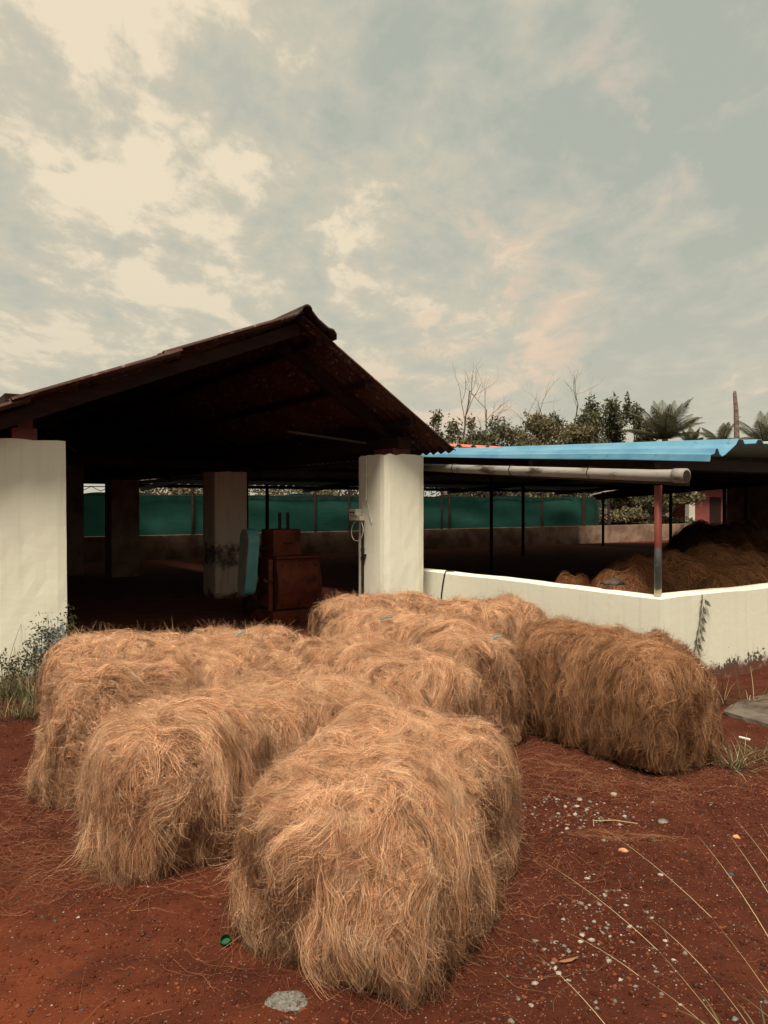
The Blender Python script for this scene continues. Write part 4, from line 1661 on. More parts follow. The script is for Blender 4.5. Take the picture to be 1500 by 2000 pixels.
mb.beam((a_.x, a_.y, 1.80), (b_.x, b_.y, 2.05), 0.08, 0.16)
mb.build('eave_beam', M['dark_wood'], lt)

mb = MB()
a2, b2 = at(1424, 27.5) - lt.location, at(1560, 24.0) - lt.location
mb.beam((a2.x, a2.y, 1.15), (b2.x, b2.y, 1.15), 0.2, 2.4)
mb.build('wall', M['wall_far'], lt)

hs = empty('house', at(1375, 38, 0), R(10))
tag(hs, 'small pink walled house with a white corner column far behind', 'house')
mb = MB()
mb.box(-0.62, 1.1, 0, 3, 0, 2.5)
mb.build('wall', M['pink'], hs)
mb = MB()
mb.box(-0.95, -0.64, -0.25, 0.1, 0, 2.5)
mb.build('column', M['white_wall'], hs)
mb = MB()
mb.box(-1.1, 1.4, -0.5, 3.2, 2.502, 2.62)
mb.build('roof', M['asbestos'], hs)
mb = MB()
mb.box(0.3, 0.9, -0.03, -0.002, 0.0, 1.9)
mb.build('door', M['dark_wood'], hs)
wc = empty('white_hut', at(1172, 36, 0), R(10))
tag(wc, 'narrow white hut with a small window beyond the net', 'hut')
mb = MB()
mb.box(-0.35, 0.45, 0, 1.2, 0, 2.2)
mb.build('wall', M['white_wall'], wc)
mb = MB()
mb.box(0.05, 0.25, -0.02, -0.002, 1.6, 1.85)
mb.build('window', M['black_plastic'], wc)
mb = MB()
mb.box(-0.45, 0.55, -0.1, 1.3, 2.202, 2.27)
mb.build('roof', M['asbestos'], wc)

# ------------------------------------------------------------------ trees


def branch(mb, p, d, ln, r, depth, g, wig=0.25, split=2, up=0.12):
    pts, rs = [p], [r]
    n = 5
    for i in range(n):
        d = (d + Vector((g.gauss(0, wig), g.gauss(0, wig), g.gauss(0, wig) + up)) * 0.5).normalized()
        p = p + d * (ln / n)
        pts.append(p)
        rs.append(r * (1 - 0.45 * (i + 1) / n))
    mb.tube(pts, rs, 5 if depth else 4, False)
    if depth <= 0:
        return
    for k in range(split + (1 if g.random() < 0.6 else 0)):
        i = g.randint(2, n)
        nd = (d + Vector((g.gauss(0, 0.75), g.gauss(0, 0.45), g.gauss(0.1, 0.35)))).normalized()
        branch(mb, pts[i], nd, ln * g.uniform(0.45, 0.75), rs[i] * 0.62, depth - 1, g, wig, split, up)


def bare_tree(px, D, h, label, seed, lean=0.0, depth=4):
    g = random.Random(seed)
    o = empty('bare_tree', at(px, D, 0))
    tag(o, label, 'tree', 'leafless trees beyond the sheds')
    mb = MB()
    top = Vector((lean * h * 0.55, 0, h * 0.52))
    mb.tube([Vector((0, 0, 0)), top * 0.5 + Vector((0.1, 0, 0)), top], [0.13, 0.09, 0.06], 7)
    mb.build('trunk', M['bark'], o)
    mb = MB()
    for k in range(3):
        d = Vector((lean + g.gauss(0, 0.5) * (k > 0), g.gauss(0, 0.3), 1.0)).normalized()
        branch(mb, top * (1 - 0.12 * k), d, h * 0.40 * (1 - 0.15 * k), 0.055, depth - 1, g, 0.22, 2)
    mb.build('branches', M['bark'], o)
    return o


def leaf_cloud(blobs, n, size, seed, hang=0.2):
    """leaf quads spread through ellipsoid blobs (x,y,z,rx,ry,rz); denser towards each blob's skin"""
    g = np.random.default_rng(seed)
    w_ = np.array([b[3] * b[4] * b[5] for b in blobs]) ** 0.7
    k = g.choice(len(blobs), n, p=w_ / w_.sum())
    bb = np.array(blobs)[k]
    d = unit(g.normal(size=(n, 3)))
    r = g.random(n) ** 0.45
    ripple = 1 + 0.3 * Wave(seed + 5, 0.9, 12)(d * 1.5 + bb[:, :3])[:, 0]
    c = bb[:, :3] + d * (r * ripple)[:, None] * bb[:, 3:6]
    c[:, 2] = np.maximum(c[:, 2], 0.05)
    a = unit(g.normal(size=(n, 3)) + np.array([0, 0, -hang]))
    b = unit(np.cross(a, g.normal(size=(n, 3))))
    s = size * g.uniform(0.6, 1.4, n)[:, None]
    nrm = np.cross(a, b)
    v = np.stack([c - a * s, c + b * s * 0.42 + nrm * s * 0.12, c + a * s, c - b * s * 0.42 + nrm * s * 0.12], 1).reshape(-1, 3)
    f = np.arange(4 * n).reshape(n, 4)
    return v, f


def leafy_tree(px, D, h, wdt, label, seed, mat='leaf', n=2600, size=0.17, nb=9, base=0.4):
    n, size = int(n * 3.3), size * 0.60
    nb = nb + 10
    g = random.Random(seed)
    o = empty('leafy_tree', at(px, D, 0))
    tag(o, label, 'tree', 'leafy trees beyond the sheds')
    blobs = []
    for k in range(nb):
        t = k / (nb - 1)
        z = base + (h - base) * ((0.08 if base < 0.2 else 0.25) + (0.85 if base < 0.2 else 0.68) * t)
        sp = wdt * (1 - 0.55 * t ** 2)
        blobs.append((g.uniform(-sp, sp) * 1.15, g.uniform(-sp, sp) * 0.6, z, g.uniform(0.28, 0.55) * wdt * (1 - 0.45 * t),
                      g.uniform(0.3, 0.5) * wdt * (1 - 0.4 * t), h * g.uniform(0.06, 0.12)))
    v, f = leaf_cloud(blobs, n, size, seed)
    link_mesh('crown', np_mesh('crown', v, f, M[mat]), None, o)
    mb = MB()
    mb.tube([(0, 0, 0), (0.1, 0, h * 0.35), (0.0, 0, h * 0.7)], [0.16, 0.11, 0.04], 7)
    for b in blobs[1::2]:
        mb.tube([(0.05, 0, h * 0.3), (b[0] * 0.6, b[1] * 0.6, (h * 0.3 + b[2]) / 2), (b[0], b[1], b[2])], [0.07, 0.045, 0.015], 5)
    mb.build('trunk', M['bark'], o)


def zt(py, D):
    return CAM_H + (985 - py) / 1510 * D


leafy_tree(868, 37, zt(805, 37), 0.9, 'thin sparse sapling right beside the gable eave', 401, 'leaf', 520, 0.16, 8, 2.5)
leafy_tree(905, 40, zt(812, 40), 1.0, 'sparse small tree with big hanging leaves near the eave', 402, 'leaf2', 800, 0.17)
leafy_tree(955, 38, zt(822, 38), 2.6, 'low dark bushy tree behind the orange roof', 403, 'leaf', 4200, 0.16)
leafy_tree(1020, 40, zt(812, 40), 2.7, 'olive bushy tree below the bare branches', 404, 'leaf2', 4600, 0.16)
leafy_tree(1078, 39, zt(818, 39), 2.5, 'dull green bush in the middle of the tree row', 405, 'leaf2', 4200, 0.16)
leafy_tree(1130, 41, zt(800, 41), 2.3, 'dark green tree left of the tallest leafy one', 406, 'leaf', 4200, 0.16)
leafy_tree(1185, 40, zt(780, 40), 2.0, 'tallest leafy tree with a narrow top', 407, 'leaf', 4000, 0.16)
leafy_tree(1226, 42, zt(788, 42), 1.6, 'loose leafy tree leaning against the palm', 408, 'leaf', 3600, 0.16)
leafy_tree(1100, 36, 3.3, 2.2, 'low scrub seen under the roof beyond the net end', 409, 'leaf2', 3200, 0.15, 8, 0.1)
leafy_tree(1205, 36.5, 3.2, 2.2, 'dense scrub under the roof left of the red post', 410, 'leaf', 3600, 0.14, 9, 0.1)
leafy_tree(1268, 36, 3.0, 2.2, 'dense scrub seen behind the red corner post', 411, 'leaf2', 3600, 0.14, 9, 0.1)
leafy_tree(1318, 41, 4.2, 2.2, 'shrub standing at the palm foot', 412, 'leaf2', 2500, 0.16, 9, 0.1)
leafy_tree(640, 38, 3.4, 3.0, 'far scrub glimpsed above the net inside the shed', 413, 'leaf2', 2200, 0.16)
leafy_tree(340, 34, 3.2, 2.5, 'far scrub glimpsed above the net at the shed left', 414, 'leaf2', 1800, 0.16)
bare_tree(897, 42, zt(738, 42), 'tall leafless tree nearest the gable', 421, 0.02)
bare_tree(968, 43, zt(778, 43), 'slender leafless tree left of the spreading one', 422, -0.12, 4)
bare_tree(1000, 42, zt(775, 42), 'forked leafless tree in the row middle', 423, 0.3)
bare_tree(1052, 42, zt(765, 42), 'spreading leafless tree with a long rising limb', 424, 0.32)


def frond(mb, base, az_, el, ln, droop, g):
    p = Vector(base)
    d = Vector((math.cos(az_) * math.cos(el), math.sin(az_) * math.cos(el), math.sin(el)))
    n = 12
    pts = [p]
    for i in range(n):
        d = (d + Vector((0, 0, -droop * (0.4 + i / n)))).normalized()
        p = p + d * (ln / n)
        pts.append(p)
    mb.tube(pts, [0.035 * (1 - 0.8 * i / n) for i in range(n + 1)], 4, False)
    for i in range(1, n * 4):
        t = i / (n * 4)
        k = min(int(t * n), n - 1)
        q = pts[k].lerp(pts[k + 1], t * n - k)
        dd = (pts[k + 1] - pts[k]).normalized()
        s = dd.cross(Vector((0, 0, 1)))
        s = s.normalized() if s.length > 0.05 else Vector((1, 0, 0))
        ll = ln * 0.27 * math.sin(math.pi * min(1, 0.18 + 0.8 * t)) * g.uniform(0.85, 1.1)
        for sg in (-1, 1):
            e = (s * sg + dd * 0.75 + Vector((0, 0, -0.30))).normalized()
            w_ = dd * 0.013
            tip = q + e * ll + Vector((0, 0, -0.08 * ll))
            mid = q + e * ll * 0.5
            mb.add([q - w_, q + w_, mid + w_ * 1.1, tip, mid - w_ * 1.1], [(0, 1, 2, 3, 4)])


def palm(px, D, crown_z, nf, ln, label, seed, el0=0.2):
    g = random.Random(seed)
    o = empty('palm_tree', at(px, D, 0))
    tag(o, label, 'palm tree', 'palms beyond the sheds')
    mb = MB()
    mb.tube([(0, 0, 0), (0.1, 0, crown_z * 0.5), (0, 0, crown_z)], [0.22, 0.17, 0.15], 9)
    mb.build('trunk', M['palm_bark'], o)
    for k in range(nf):
        az_ = 2 * math.pi * k / nf * 2.4 + g.uniform(-0.2, 0.2)
        el = el0 + (1.35 - el0) * (k / nf) + g.uniform(-0.1, 0.1)
        mb = MB()
        frond(mb, (0, 0, crown_z), az_, min(el, 1.48), ln * g.uniform(0.85, 1.1), 0.07, g)
        mb.build('frond', M['palm'], o)


palm(1298, 38, zt(858, 38), 24, 2.35, 'coconut palm with a full fan of fronds behind the blue roof', 431, 0.35)
palm(1350, 46, zt(872, 46), 12, 1.4, 'low young palm showing only frond tips over the blue roof', 434, 0.2)
palm(1408, 40, zt(872, 40), 11, 1.7, 'small palm with one arching frond left of the dead trunk', 432, 0.1)
palm(1490, 42, zt(868, 42), 16, 2.3, 'palm at the far right end beside the dead trunk', 433, 0.15)
dt = empty('dead_palm', at(1437, 39, 0))
tag(dt, 'bare headless palm trunk standing above the roof', 'dead tree')
mb = MB()
ztop = zt(764, 39)
mb.tube([(0, 0, 0), (0.03, 0, 2), (0.03, 0, zt(850, 39)), (-0.01, 0, zt(800, 39)), (-0.08, 0, ztop - 0.1), (-0.07, 0, ztop)],
        [0.20, 0.17, 0.135, 0.115, 0.085, 0.06], 10)
mb.build('trunk', M['palm_bark'], dt)

# ------------------------------------------------------------------ grasses and weeds


def blade(mb, p, az_, ln, w, lean, curl, n=6):
    p = Vector(p)
    h = Vector((math.cos(az_), math.sin(az_), 0))
    s = Vector((-h.y, h.x, 0))
    k0 = len(mb.v)
    a = lean
    for i in range(n + 1):
        t = i / n
        ww = w * (1 - t ** 1.6) + 0.0003
        mb.v.append(tuple(p - s * ww / 2))
        mb.v.append(tuple(p + s * ww / 2))
        a = a + curl / n
        p = p + (h * math.sin(a) + Vector((0, 0, 1)) * math.cos(a)) * (ln / n)
        if p.z < 0.004:
            p.z = 0.004
    for i in range(n):
        a_ = k0 + 2 * i
        mb.f.append((a_, a_ + 1, a_ + 3, a_ + 2))
        mb.mi.append(mb.cur)


def tuft(x, y, n, ln, spread, label, seed, mats=('grass', 'straw'), w=0.004, name='grass_tuft', lean=(0.05, 0.6), z=None, group=None):
    g = random.Random(seed)
    o = empty(name, (x, y, float(gh(x, y)) if z is None else z))
    tag(o, label, 'grass', group)
    for part, mt, fr in (('blade_clump', mats[0], 0.68), ('dry_stalks', mats[1], 0.32)):
        mb = MB()
        for _ in range(max(3, int(n * fr))):
            a, r_ = g.uniform(0, 6.283), abs(g.gauss(0, spread))
            blade(mb, (r_ * math.cos(a), r_ * math.sin(a), 0), a + g.gauss(0, 0.8), ln * g.uniform(0.45, 1.15), w * g.uniform(0.6, 1.3),
                  g.uniform(*lean), g.uniform(0.2, 1.5))
        mb.build(part, M[mt], o)['kind'] = 'stuff'
    return o


# around the foot of the left pillar
for i, (px, D, n, ln, sp, lab) in enumerate((
        (18, 6.35, 300, 0.34, 0.16, 'grass clump at the far left edge before the pillar'),
        (62, 6.15, 320, 0.32, 0.16, 'thick grass clump in front of the cream pillar'),
        (105, 6.0, 260, 0.28, 0.13, 'grass clump between pillar and left bale'),
        (35, 5.65, 240, 0.20, 0.18, 'short trampled grass clump nearest the left edge'),
        (85, 5.75, 200, 0.20, 0.15, 'short ragged grass beside the left bale end'))):
    p = at(px, D)
    tuft(p.x, p.y, n, ln, sp, lab, 500 + i, group='grass clumps at the left pillar')
for i, (px, D, n, ln, lab) in enumerate(((8, 6.3, 9, 0.75, 'tall thin grass stems at the left edge'),
                                         (60, 6.3, 7, 0.62, 'tall thin grass stems before the pillar middle'),
                                         (150, 6.9, 9, 0.75, 'tall seeding grass stems at the pillar corner against the dark'))):
    p = at(px, D)
    tuft(p.x, p.y, n, ln, 0.05, lab, 520 + i, ('weed', 'straw'), 0.006, 'tall_grass', (0.0, 0.25))
# grey leafy weed against the pillar
wd_ = empty('leafy_weed', at(98, 6.35, 0))
tag(wd_, 'grey green weed with small leaves at the flaked pillar foot', 'weed')
v_, f_ = leaf_cloud([(0, 0, 0.28, 0.20, 0.10, 0.24), (0.12, 0, 0.42, 0.12, 0.07, 0.2), (-0.15, 0, 0.26, 0.14, 0.1, 0.18), (0.16, 0.0, 0.6, 0.05, 0.05, 0.12), (-0.32, -0.02, 0.2, 0.16, 0.1, 0.16), (-0.05, 0, 0.5, 0.13, 0.06, 0.16)], 1700, 0.015, 9)
link_mesh('leaves', np_mesh('leaves', v_, f_, M['weed']), None, wd_)['kind'] = 'stuff'
mb = MB()
g_ = random.Random(3)
for k in range(11):
    x, y = g_.uniform(-0.2, 0.22), g_.uniform(-0.06, 0.06)
    mb.tube([(x * 0.5, y, 0), (x * 0.8, y, 0.25), (x + g_.uniform(-0.04, 0.04), y, g_.uniform(0.4, 0.66))], [0.004, 0.003, 0.001], 5)
mb.build('stems', M['weed'], wd_)
# right side, by the big bale and the drain
for i, (px, D, n, ln, sp, lab) in enumerate((
        (1432, 4.55, 120, 0.24, 0.07, 'grass clump with pale drooping stalks beside the big right bale'),
        (1482, 4.75, 60, 0.22, 0.09, 'thin grass clump at the right edge by the drain'),
        (1380, 5.75, 60, 0.30, 0.06, 'grass growing between right bale and parapet'),
        (1415, 5.95, 26, 0.52, 0.06, 'long grass blades leaning on the right parapet'),
        (1465, 6.0, 34, 0.30, 0.14, 'scrubby grass below the right parapet foot'))):
    p = at(px, D)
    tuft(p.x, p.y, n, ln, sp, lab, 540 + i, lean=(0.1, 1.0), group='grass clumps at the right')
for i, (px, D, lab) in enumerate(((1098, 6.95, 'dark grass blades standing up behind the big bale'), (1040, 7.4, 'slanting grass stems before the parapet behind the bales'))):
    p = at(px, D)
    tuft(p.x, p.y, 8, 1.0, 0.06, lab, 560 + i, ('weed', 'grass'), 0.008, 'tall_grass', (0.05, 0.3))
for i, (px, D, lab) in enumerate(((265, 6.6, 'sparse grass blades in front of the shed opening'), (590, 8.4, 'weeds before the machine base'), (330, 7.2, 'thin grass stems in the dark doorway'))):
    p = at(px, D)
    tuft(p.x, p.y, 24, 0.55 if i != 1 else 0.28, 0.22, lab, 570 + i, ('weed', 'straw'), 0.005, 'tall_grass', (0.0, 0.5))
# bottom right: long dry stalks leaning over the stones
stalks = [  # foot x, foot y, azimuth(deg), length, lean
    (1.02, 1.95, 118, 0.95, 1.12), (0.80, 1.92, 128, 0.62, 1.2), (1.18, 2.05, 112, 0.95, 1.05), (1.25, 2.0, 108, 0.80, 0.95),
    (1.32, 2.12, 105, 0.72, 0.9), (1.08, 2.15, 115, 0.5, 1.1), (1.45, 2.55, 115, 0.52, 0.62), (1.48, 2.60, 112, 0.45, 0.55), (0.98, 2.2, 140, 0.55, 1.25),
    (1.30, 1.92, 100, 0.5, 0.7), (1.2, 1.9, 80, 0.4, 0.6)]
for i, (x, y, a, ln, le) in enumerate(stalks):
    o = empty('dry_grass_stalk', (x, y, float(gh(x, y))))
    tag(o, {0: 'longest pale grass stalk, its tip reaching the orange brown pebble', 6: 'short upright pale stalk at the right edge of the picture',
            1: 'low pale stalk nearest the dry leaf and the front bale'}.get(i, 'long pale grass stalk leaning over the stony soil at lower right'),
        'grass stalk', 'dry stalks leaning over the stony soil')
    mb = MB()
    blade(mb, (0, 0, 0), R(a), ln * 0.5, 0.0025, le - 0.25, 0.35, 6)
    t_ = Vector(mb.v[-1])
    blade(mb, t_, R(a + random.Random(i).uniform(-14, 14)), ln * 0.5, 0.0021, le + 0.05, 0.3, 6)
    mb.build('stem', M['straw'], o)
    mb = MB()
    g_ = random.Random(600 + i)
    for _ in range(3):
        blade(mb, (0, 0, 0.01), R(a + g_.uniform(-60, 60)), ln * 0.3, 0.008, le * 0.6, g_.uniform(0.3, 1.0), 6)
    mb.build('leaf', M['grass'], o)
for i, (x, y, n) in enumerate(((1.12, 1.98, 34), (1.32, 2.02, 44), (1.38, 2.3, 20))):
    tuft(x, y, n, 0.22, 0.07, ('grass tuft at the lower right corner below the stalks', 'grass tuft in the extreme lower right corner',
                               'thin grass tuft at the right edge above the corner tuft')[i], 620 + i, w=0.006, lean=(0.1, 0.9))

# vine up the parapet: stem with paired leaves
vn = empty('climbing_vine', B(0, 0, 0))
tag(vn, 'thin climbing vine with dark leaves on the right parapet face', 'vine')
p_top = at(1372, 6.83)
u_v = (p_top - P0).dot(U)
mb = MB()
stem = []
for k in range(13):
    t = k / 12
    stem.append(B(u_v - 0.16 * (1 - t) ** 1.3 + 0.012 * math.sin(k * 1.9), VC - 0.012, 0.10 + 0.66 * t))
mb.tube(stem, 0.004, 5)
mb.build('stem', M['bark'], vn, tuple(-P0))
g_ = random.Random(8)
for k in range(24):
    t = min(0.985, 0.05 + (k // 3) * 0.125 + g_.uniform(-0.012, 0.012))
    i = min(int(t * 12), 11)
    p = stem[i].lerp(stem[i + 1], t * 12 - i)
    sgn = (1, -1, 0.3)[k % 3]
    if k // 3 in (2, 5) and sgn < 0:
        continue
    c = p + U * (sgn * g_.uniform(0.03, 0.055)) - V * g_.uniform(0.012, 0.03) + Vector((0, 0, g_.uniform(-0.035, -0.01)))
    l_, w_ = g_.uniform(0.030, 0.046), g_.uniform(0.015, 0.022)
    d = (U * sgn * 0.7 + Vector((0, 0, -1.0)) - V * 0.3).normalized()
    s = d.cross(-V).normalized()
    nn = d.cross(s).normalized() * 0.006
    mb = MB()
    mb.add([c - d * l_, c + s * w_ + nn, c + d * l_ * 0.3 + s * w_ * 0.8 + nn, c + d * l_, c + d * l_ * 0.3 - s * w_ * 0.8 + nn, c - s * w_ + nn],
           [(0, 1, 2, 3, 4, 5)])
    mb.build('leaf', M['leaf'], vn, tuple(-P0))

# ------------------------------------------------------------------ concrete apron at the right, under the wall
ap = MB()
c0 = Vector((3.0, 5.75, 0))
n_ = 18
vs, fs = [], []
g_ = random.Random(12)
for k in range(n_):
    a = 2 * math.pi * k / n_
    r_ = (1 + g_.uniform(-0.09, 0.09)) / (abs(math.cos(a)) ** 5 + abs(math.sin(a)) ** 5) ** 0.2
    q_ = U * (0.62 * r_ * math.cos(a)) + V * (0.40 * r_ * math.sin(a))
    vs.append((c0.x + q_.x + 0.12, c0.y + q_.y, 0.022 + g_.uniform(-0.006, 0.004)))
for k in range(n_):
    x, y, z = vs[k]
    vs.append((x + 0.02 * math.cos(k), y - 0.01, -0.06))
fs.append(tuple(range(n_)))
fs += [(k, (k + 1) % n_, n_ + (k + 1) % n_, n_ + k) for k in range(n_)]
ap.add(vs, fs)
tag(ap.build('concrete_apron', M['concrete']), 'broken grey concrete apron below the right parapet', None, None, 'structure')

# ------------------------------------------------------------------ stones
ico_v, ico_f = [], []
import bmesh as _bm
_b = _bm.new()
_bm.ops.create_icosphere(_b, subdivisions=1, radius=1.0)
ico_v = np.array([tuple(v.co) for v in _b.verts])
ico_f = np.array([[v.index for v in f.verts] for f in _b.faces])
_b.free()
_b = _bm.new()
_bm.ops.create_icosphere(_b, subdivisions=2, radius=1.0)
ico2_v = np.array([tuple(v.co) for v in _b.verts])
ico2_f = np.array([[v.index for v in f.verts] for f in _b.faces])
_b.free()


def gravel(n, xr, yr, size, seed, weights, cx=None):
    g = np.random.default_rng(seed)
    x = g.uniform(*xr, n) if cx is None else g.normal(cx[0], cx[2], n)
    y = g.uniform(*yr, n) if cx is None else g.normal(cx[1], cx[3], n)
    s = size[0] + (size[1] - size[0]) * g.random(n) ** 3.2
    nv, nf = len(ico_v), len(ico_f)
    j = 1 + g.normal(0, 0.26, (n, nv, 1))
    sc = np.stack([g.uniform(0.7, 1.3, n), g.uniform(0.7, 1.3, n), g.uniform(0.45, 0.85, n)], 1)
    a = g.uniform(0, 6.28, n)
    v = ico_v[None] * j * sc[:, None] * s[:, None, None]
    ca, sa = np.cos(a)[:, None], np.sin(a)[:, None]
    v = np.stack([v[..., 0] * ca - v[..., 1] * sa, v[..., 0] * sa + v[..., 1] * ca, v[..., 2]], -1)
    v[..., 0] += x[:, None]
    v[..., 1] += y[:, None]
    v[..., 2] += (gh(x, y) + s * 0.05)[:, None]
    f = (ico_f[None] + (np.arange(n) * nv)[:, None, None]).reshape(-1, 3)
    mi = np.repeat(g.choice(len(weights), n, p=weights), nf)
    return v.reshape(-1, 3), f, mi


parts = [gravel(17000, (-2.2, 2.6), (1.85, 4.6), (0.0014, 0.0055), 1, (0.91, 0.025, 0.012, 0.053)),
         gravel(5000, (0.35, 2.3), (1.9, 4.6), (0.0018, 0.008), 2, (0.86, 0.05, 0.025, 0.065)),
         gravel(240, 0, 0, (0.003, 0.012), 3, (0.25, 0.35, 0.30, 0.10), (0.93, 3.85, 0.20, 0.12)),
         gravel(180, 0, 0, (0.003, 0.012), 4, (0.3, 0.35, 0.25, 0.10), (0.78, 2.75, 0.14, 0.16)),
         gravel(110, 0, 0, (0.003, 0.010), 5, (0.3, 0.40, 0.20, 0.10), (0.70, 2.5, 0.2, 0.10)),
         gravel(1600, (1.0, 2.6), (3.9, 5.2), (0.003, 0.009), 6, (0.82, 0.08, 0.05, 0.05)),
         gravel(30000, (-2.4, 2.4), (1.85, 4.3), (0.0022, 0.009), 8, (0.13, 0, 0, 0.04, 0.83)),
         gravel(7000, (-2.6, 3.0), (3.3, 6.5), (0.004, 0.013), 9, (0.1, 0, 0, 0, 0.9)),
         gravel(130, 0, 0, (0.003, 0.010), 7, (0.5, 0.35, 0.10, 0.05), (-0.10, 2.22, 0.18, 0.06))]
off, vv, ff, mm = 0, [], [], []
for v, f, mi in parts:
    vv.append(v)
    ff.append(f + off)
    mm.append(mi)
    off += len(v)
gr_o = link_mesh('gravel', np_mesh('gravel', np.concatenate(vv), np.concatenate(ff), [M['stone_rust'], M['stone_grey'], M['stone_pale'], M['stone_dark'], M['soil']], np.concatenate(mm)))
tag(gr_o, 'small rusty and grey gravel scattered over the soil', None, None, 'stuff')


def stone(px, py, wpx, mat, label, seed, flat=0.6, group=None):
    D = 1510 * CAM_H / (py - 985)
    x, y = (px - 750) / 1510 * D, D
    r_ = wpx / 1510 * D / 2
    g = np.random.default_rng(seed)
    wv = Wave(seed, 0.55, 10)
    v = ico2_v * (1 + np.clip(0.20 * wv(ico2_v), -0.3, 0.3) + g.normal(0, 0.07, (len(ico2_v), 1)))
    for _ in range(9):
        dcut = g.normal(size=3)
        dcut /= np.linalg.norm(dcut)
        over = np.clip(v @ dcut - g.uniform(0.55, 0.85), 0, None)
        v = v - over[:, None] * dcut
    v = v * np.array([1.0, g.uniform(0.65, 1.0), flat]) * r_
    v = np.stack([v[:, 0], v[:, 1], np.maximum(v[:, 2], -r_ * 0.3)], 1)
    o = link_mesh('stone', np_mesh('stone', v, ico2_f, M[mat]), None, None, (x, y, float(gh(x, y)) + r_ * flat * 0.12), (0, 0, g.uniform(-0.4, 0.4)))
    tag(o, label, 'stone', group)
    return o


stone(1221, 1673, 22, 'stone_orange', 'orange brown pebble lying alone on the right soil', 701)
stone(1442, 1634, 20, 'stone_orange', 'tan pebble near the right edge', 702)
stone(1297, 1600, 26, 'stone_grey', 'flat grey stone right of the front bale', 703, 0.4)
stone(1279, 1650, 18, 'stone_dark', 'dark flat stone below the flat grey one', 704, 0.4)
stone(1430, 1717, 22, 'stone_dark', 'dark brown clod near the right edge', 705, 0.4)
stone(1201, 1543, 14, 'stone_pale', 'pale angular pebble in front of the right bale', 706, 0.9)
stone(1048, 1837, 16, 'stone_grey', 'blue grey pebble at the tip of a dry stalk', 707)
stone(1093, 1907, 14, 'stone_pale', 'white pebble beside the dry leaf', 708)
stone(1150, 1732, 14, 'stone_pale', 'white pebble above the stone cluster', 709)
stone(1292, 1725, 13, 'stone_pale', 'white pebble right of the stone cluster', 710)
stone(1000, 1990, 18, 'stone_grey', 'grey upright pebble at the bottom edge', 711, 0.9)
stone(1045, 1697, 12, 'stone_rust', 'rusty pebble beside the front bale', 712)
stone(80, 1790, 15, 'stone_dark', 'dark flat stone at the left edge soil', 713, 0.35)
stone(150, 1795, 10, 'stone_pale', 'small pale pebble on the left soil', 714)
stone(1180, 1650, 14, 'stone_grey', 'grey pebble above the orange one', 715)
stone(1440, 1705 + 300, 16, 'stone_grey', 'grey pebble in the right corner', 716)
k = 0
g_ = random.Random(21)
for (cx, cy, sx, sy, n) in ((1085, 1555, 42, 14, 10), (1200, 1770, 20, 9, 9), (1262, 1812, 26, 10, 7), (1222, 1878, 24, 5, 5), (1000, 1915, 25, 25, 3), (1080, 1600, 40, 15, 4)):
    for _ in range(n):
        stone(g_.gauss(cx, sx), max(1500, g_.gauss(cy, sy)), 4.5 + 9 * g_.random() ** 1.8, g_.choice(['stone_grey', 'stone_pale', 'stone_grey', 'stone_dark', 'stone_grey', 'stone_pale', 'stone_rust']),
              'small grey or white stone in the rubble scattered right of the front bale', 800 + k, g_.uniform(0.45, 0.8), 'rubble stones on the right soil')
        k += 1

# concrete lump at the bottom, cap, dry leaf, twig
D = 1510 * CAM_H / (1968 - 985)
lx, ly = (562 - 750) / 1510 * D, D
k_ = 44
th, rr_ = np.meshgrid(np.linspace(0, 2 * np.pi, k_, endpoint=False), np.linspace(0.02, 1, 16))
wl, wm = Wave(91, 0.8, 10), Wave(92, 9.0, 24)
p_ = np.stack([np.cos(th) * rr_, np.sin(th) * rr_, 0 * th], -1).reshape(-1, 3)
out = 1 + 0.13 * Wave(93, 0.7, 8)(np.stack([np.cos(th), np.sin(th), 0 * th], -1).reshape(-1, 3))[:, 0]
v_ = p_ * out[:, None] * np.array([0.074, 0.05, 1])
rad_ = rr_.ravel()
v_[:, 2] = 0.022 * (1 - rad_ ** 5) - 0.008 + (0.0022 * wm(p_ * 0.6)[:, 0] + 0.003 * wl(p_ * 2)[:, 0]) * (rad_ < 0.99)
i_ = np.arange(16 * k_).reshape(16, k_)
j_ = np.roll(i_, -1, 1)
f_ = np.stack([i_[:-1].ravel(), i_[1:].ravel(), j_[1:].ravel(), j_[:-1].ravel()], 1)
M['rough_concrete'] = noisy('rough_concrete_lump', (0.085, 0.078, 0.066), (0.20, 0.185, 0.16), 70, 0.95, 1.0, 160, dist=0.006, spots=(38, 0.55, 0.66, (0.06, 0.028, 0.018)))
cl = link_mesh('concrete_lump', np_mesh('concrete_lump', v_, f_, M['rough_concrete']), None, None, (lx, ly, float(gh(lx, ly)) + 0.004))
tag(cl, 'rough grey concrete lump at the bottom edge before the bale', 'rubble')
cp = MB()
D = 1510 * CAM_H / (1853 - 985)
x, y = (440 - 750) / 1510 * D, D
rr = 0.019
k0 = []
n_ = 28
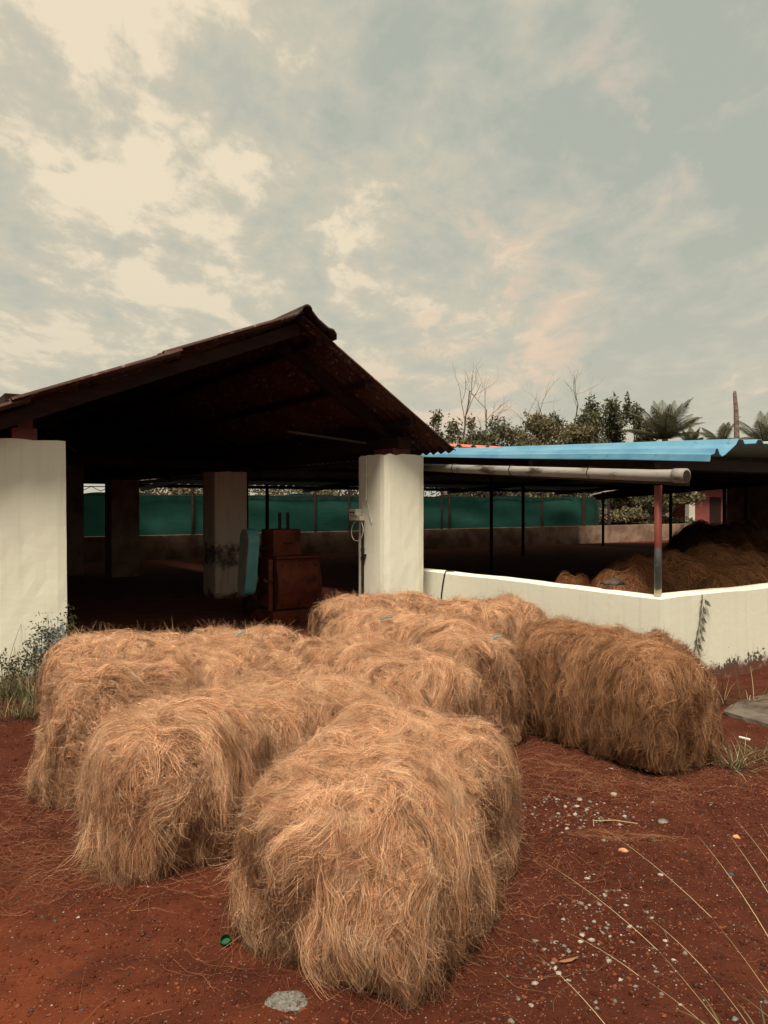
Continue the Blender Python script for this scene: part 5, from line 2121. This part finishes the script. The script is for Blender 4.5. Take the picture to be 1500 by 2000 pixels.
for (r_, z) in ((rr * 0.92, 0.0), (rr, 0.003), (rr, 0.022), (rr * 0.9, 0.024), (rr * 0.86, 0.022), (rr * 0.84, 0.005)):
    k0.append(len(cp.v))
    for j in range(n_):
        a = 2 * math.pi * j / n_
        q_ = r_ * (1.02 if (j % 2 and 0.002 < z < 0.0225 and r_ == rr) else 1)
        cp.v.append((q_ * math.cos(a), q_ * math.sin(a), z))
for i in range(5):
    for j in range(n_):
        cp.f.append((k0[i] + j, k0[i] + (j + 1) % n_, k0[i + 1] + (j + 1) % n_, k0[i + 1] + j))
        cp.mi.append(0)
cp.f += [tuple(range(n_)), tuple(k0[5] + j for j in range(n_))]
cp.mi += [0, 0]
co_ = cp.build('bottle_cap', M['green_cap'], None, (x, y, float(gh(x, y)) + 0.006), (R(28), 0, 0))
tag(co_, 'green plastic bottle cap lying upturned beside the front bale', 'bottle cap')
lf = MB()
D = 1510 * CAM_H / (1885 - 985)
x, y = (1112 - 750) / 1510 * D, D
outl = [(-0.04, 0.0), (-0.02, 0.008), (0.01, 0.009), (0.045, 0.002), (0.01, -0.006), (-0.02, -0.006)]
lf.add([(a, b, 0.004 + 0.006 * abs(a) / 0.04) for a, b in outl], [(0, 1, 2, 3, 4, 5)])
lf.add([(a, b, 0.003 + 0.006 * abs(a) / 0.04) for a, b in outl], [(5, 4, 3, 2, 1, 0)])
tag(lf.build('dry_leaf', M['dry_leaf'], None, (x, y, float(gh(x, y)) + 0.004), (0, 0, R(20))), 'dry brown leaf lying on the soil near the bottom', 'leaf')
tw = MB()
D = 1510 * CAM_H / (1613 - 985)
x, y = (1158 - 750) / 1510 * D, D
tw.tube([(0, -0.03, 0.008), (0.012, 0.02, 0.014), (0.12, 0.03, 0.012), (0.22, 0.0, 0.008)], 0.003, 5)
tag(tw.build('twig', M['straw'], None, (x, y, float(gh(x, y)))), 'thin bent twig on the soil before the right bale', 'twig')
sw = MB()
D = 1510 * CAM_H / (1448 - 985)
x, y = (1456 - 750) / 1510 * D, D
sw.box(-0.035, 0.035, -0.008, 0.008, 0.0, 0.012)
tag(sw.build('white_stick', M['white_plastic'], None, (x, y, float(gh(x, y)) + 0.035), (0, 0.15, R(-25)), bevel=0.003), 'short white stick on the concrete apron edge', 'stick')
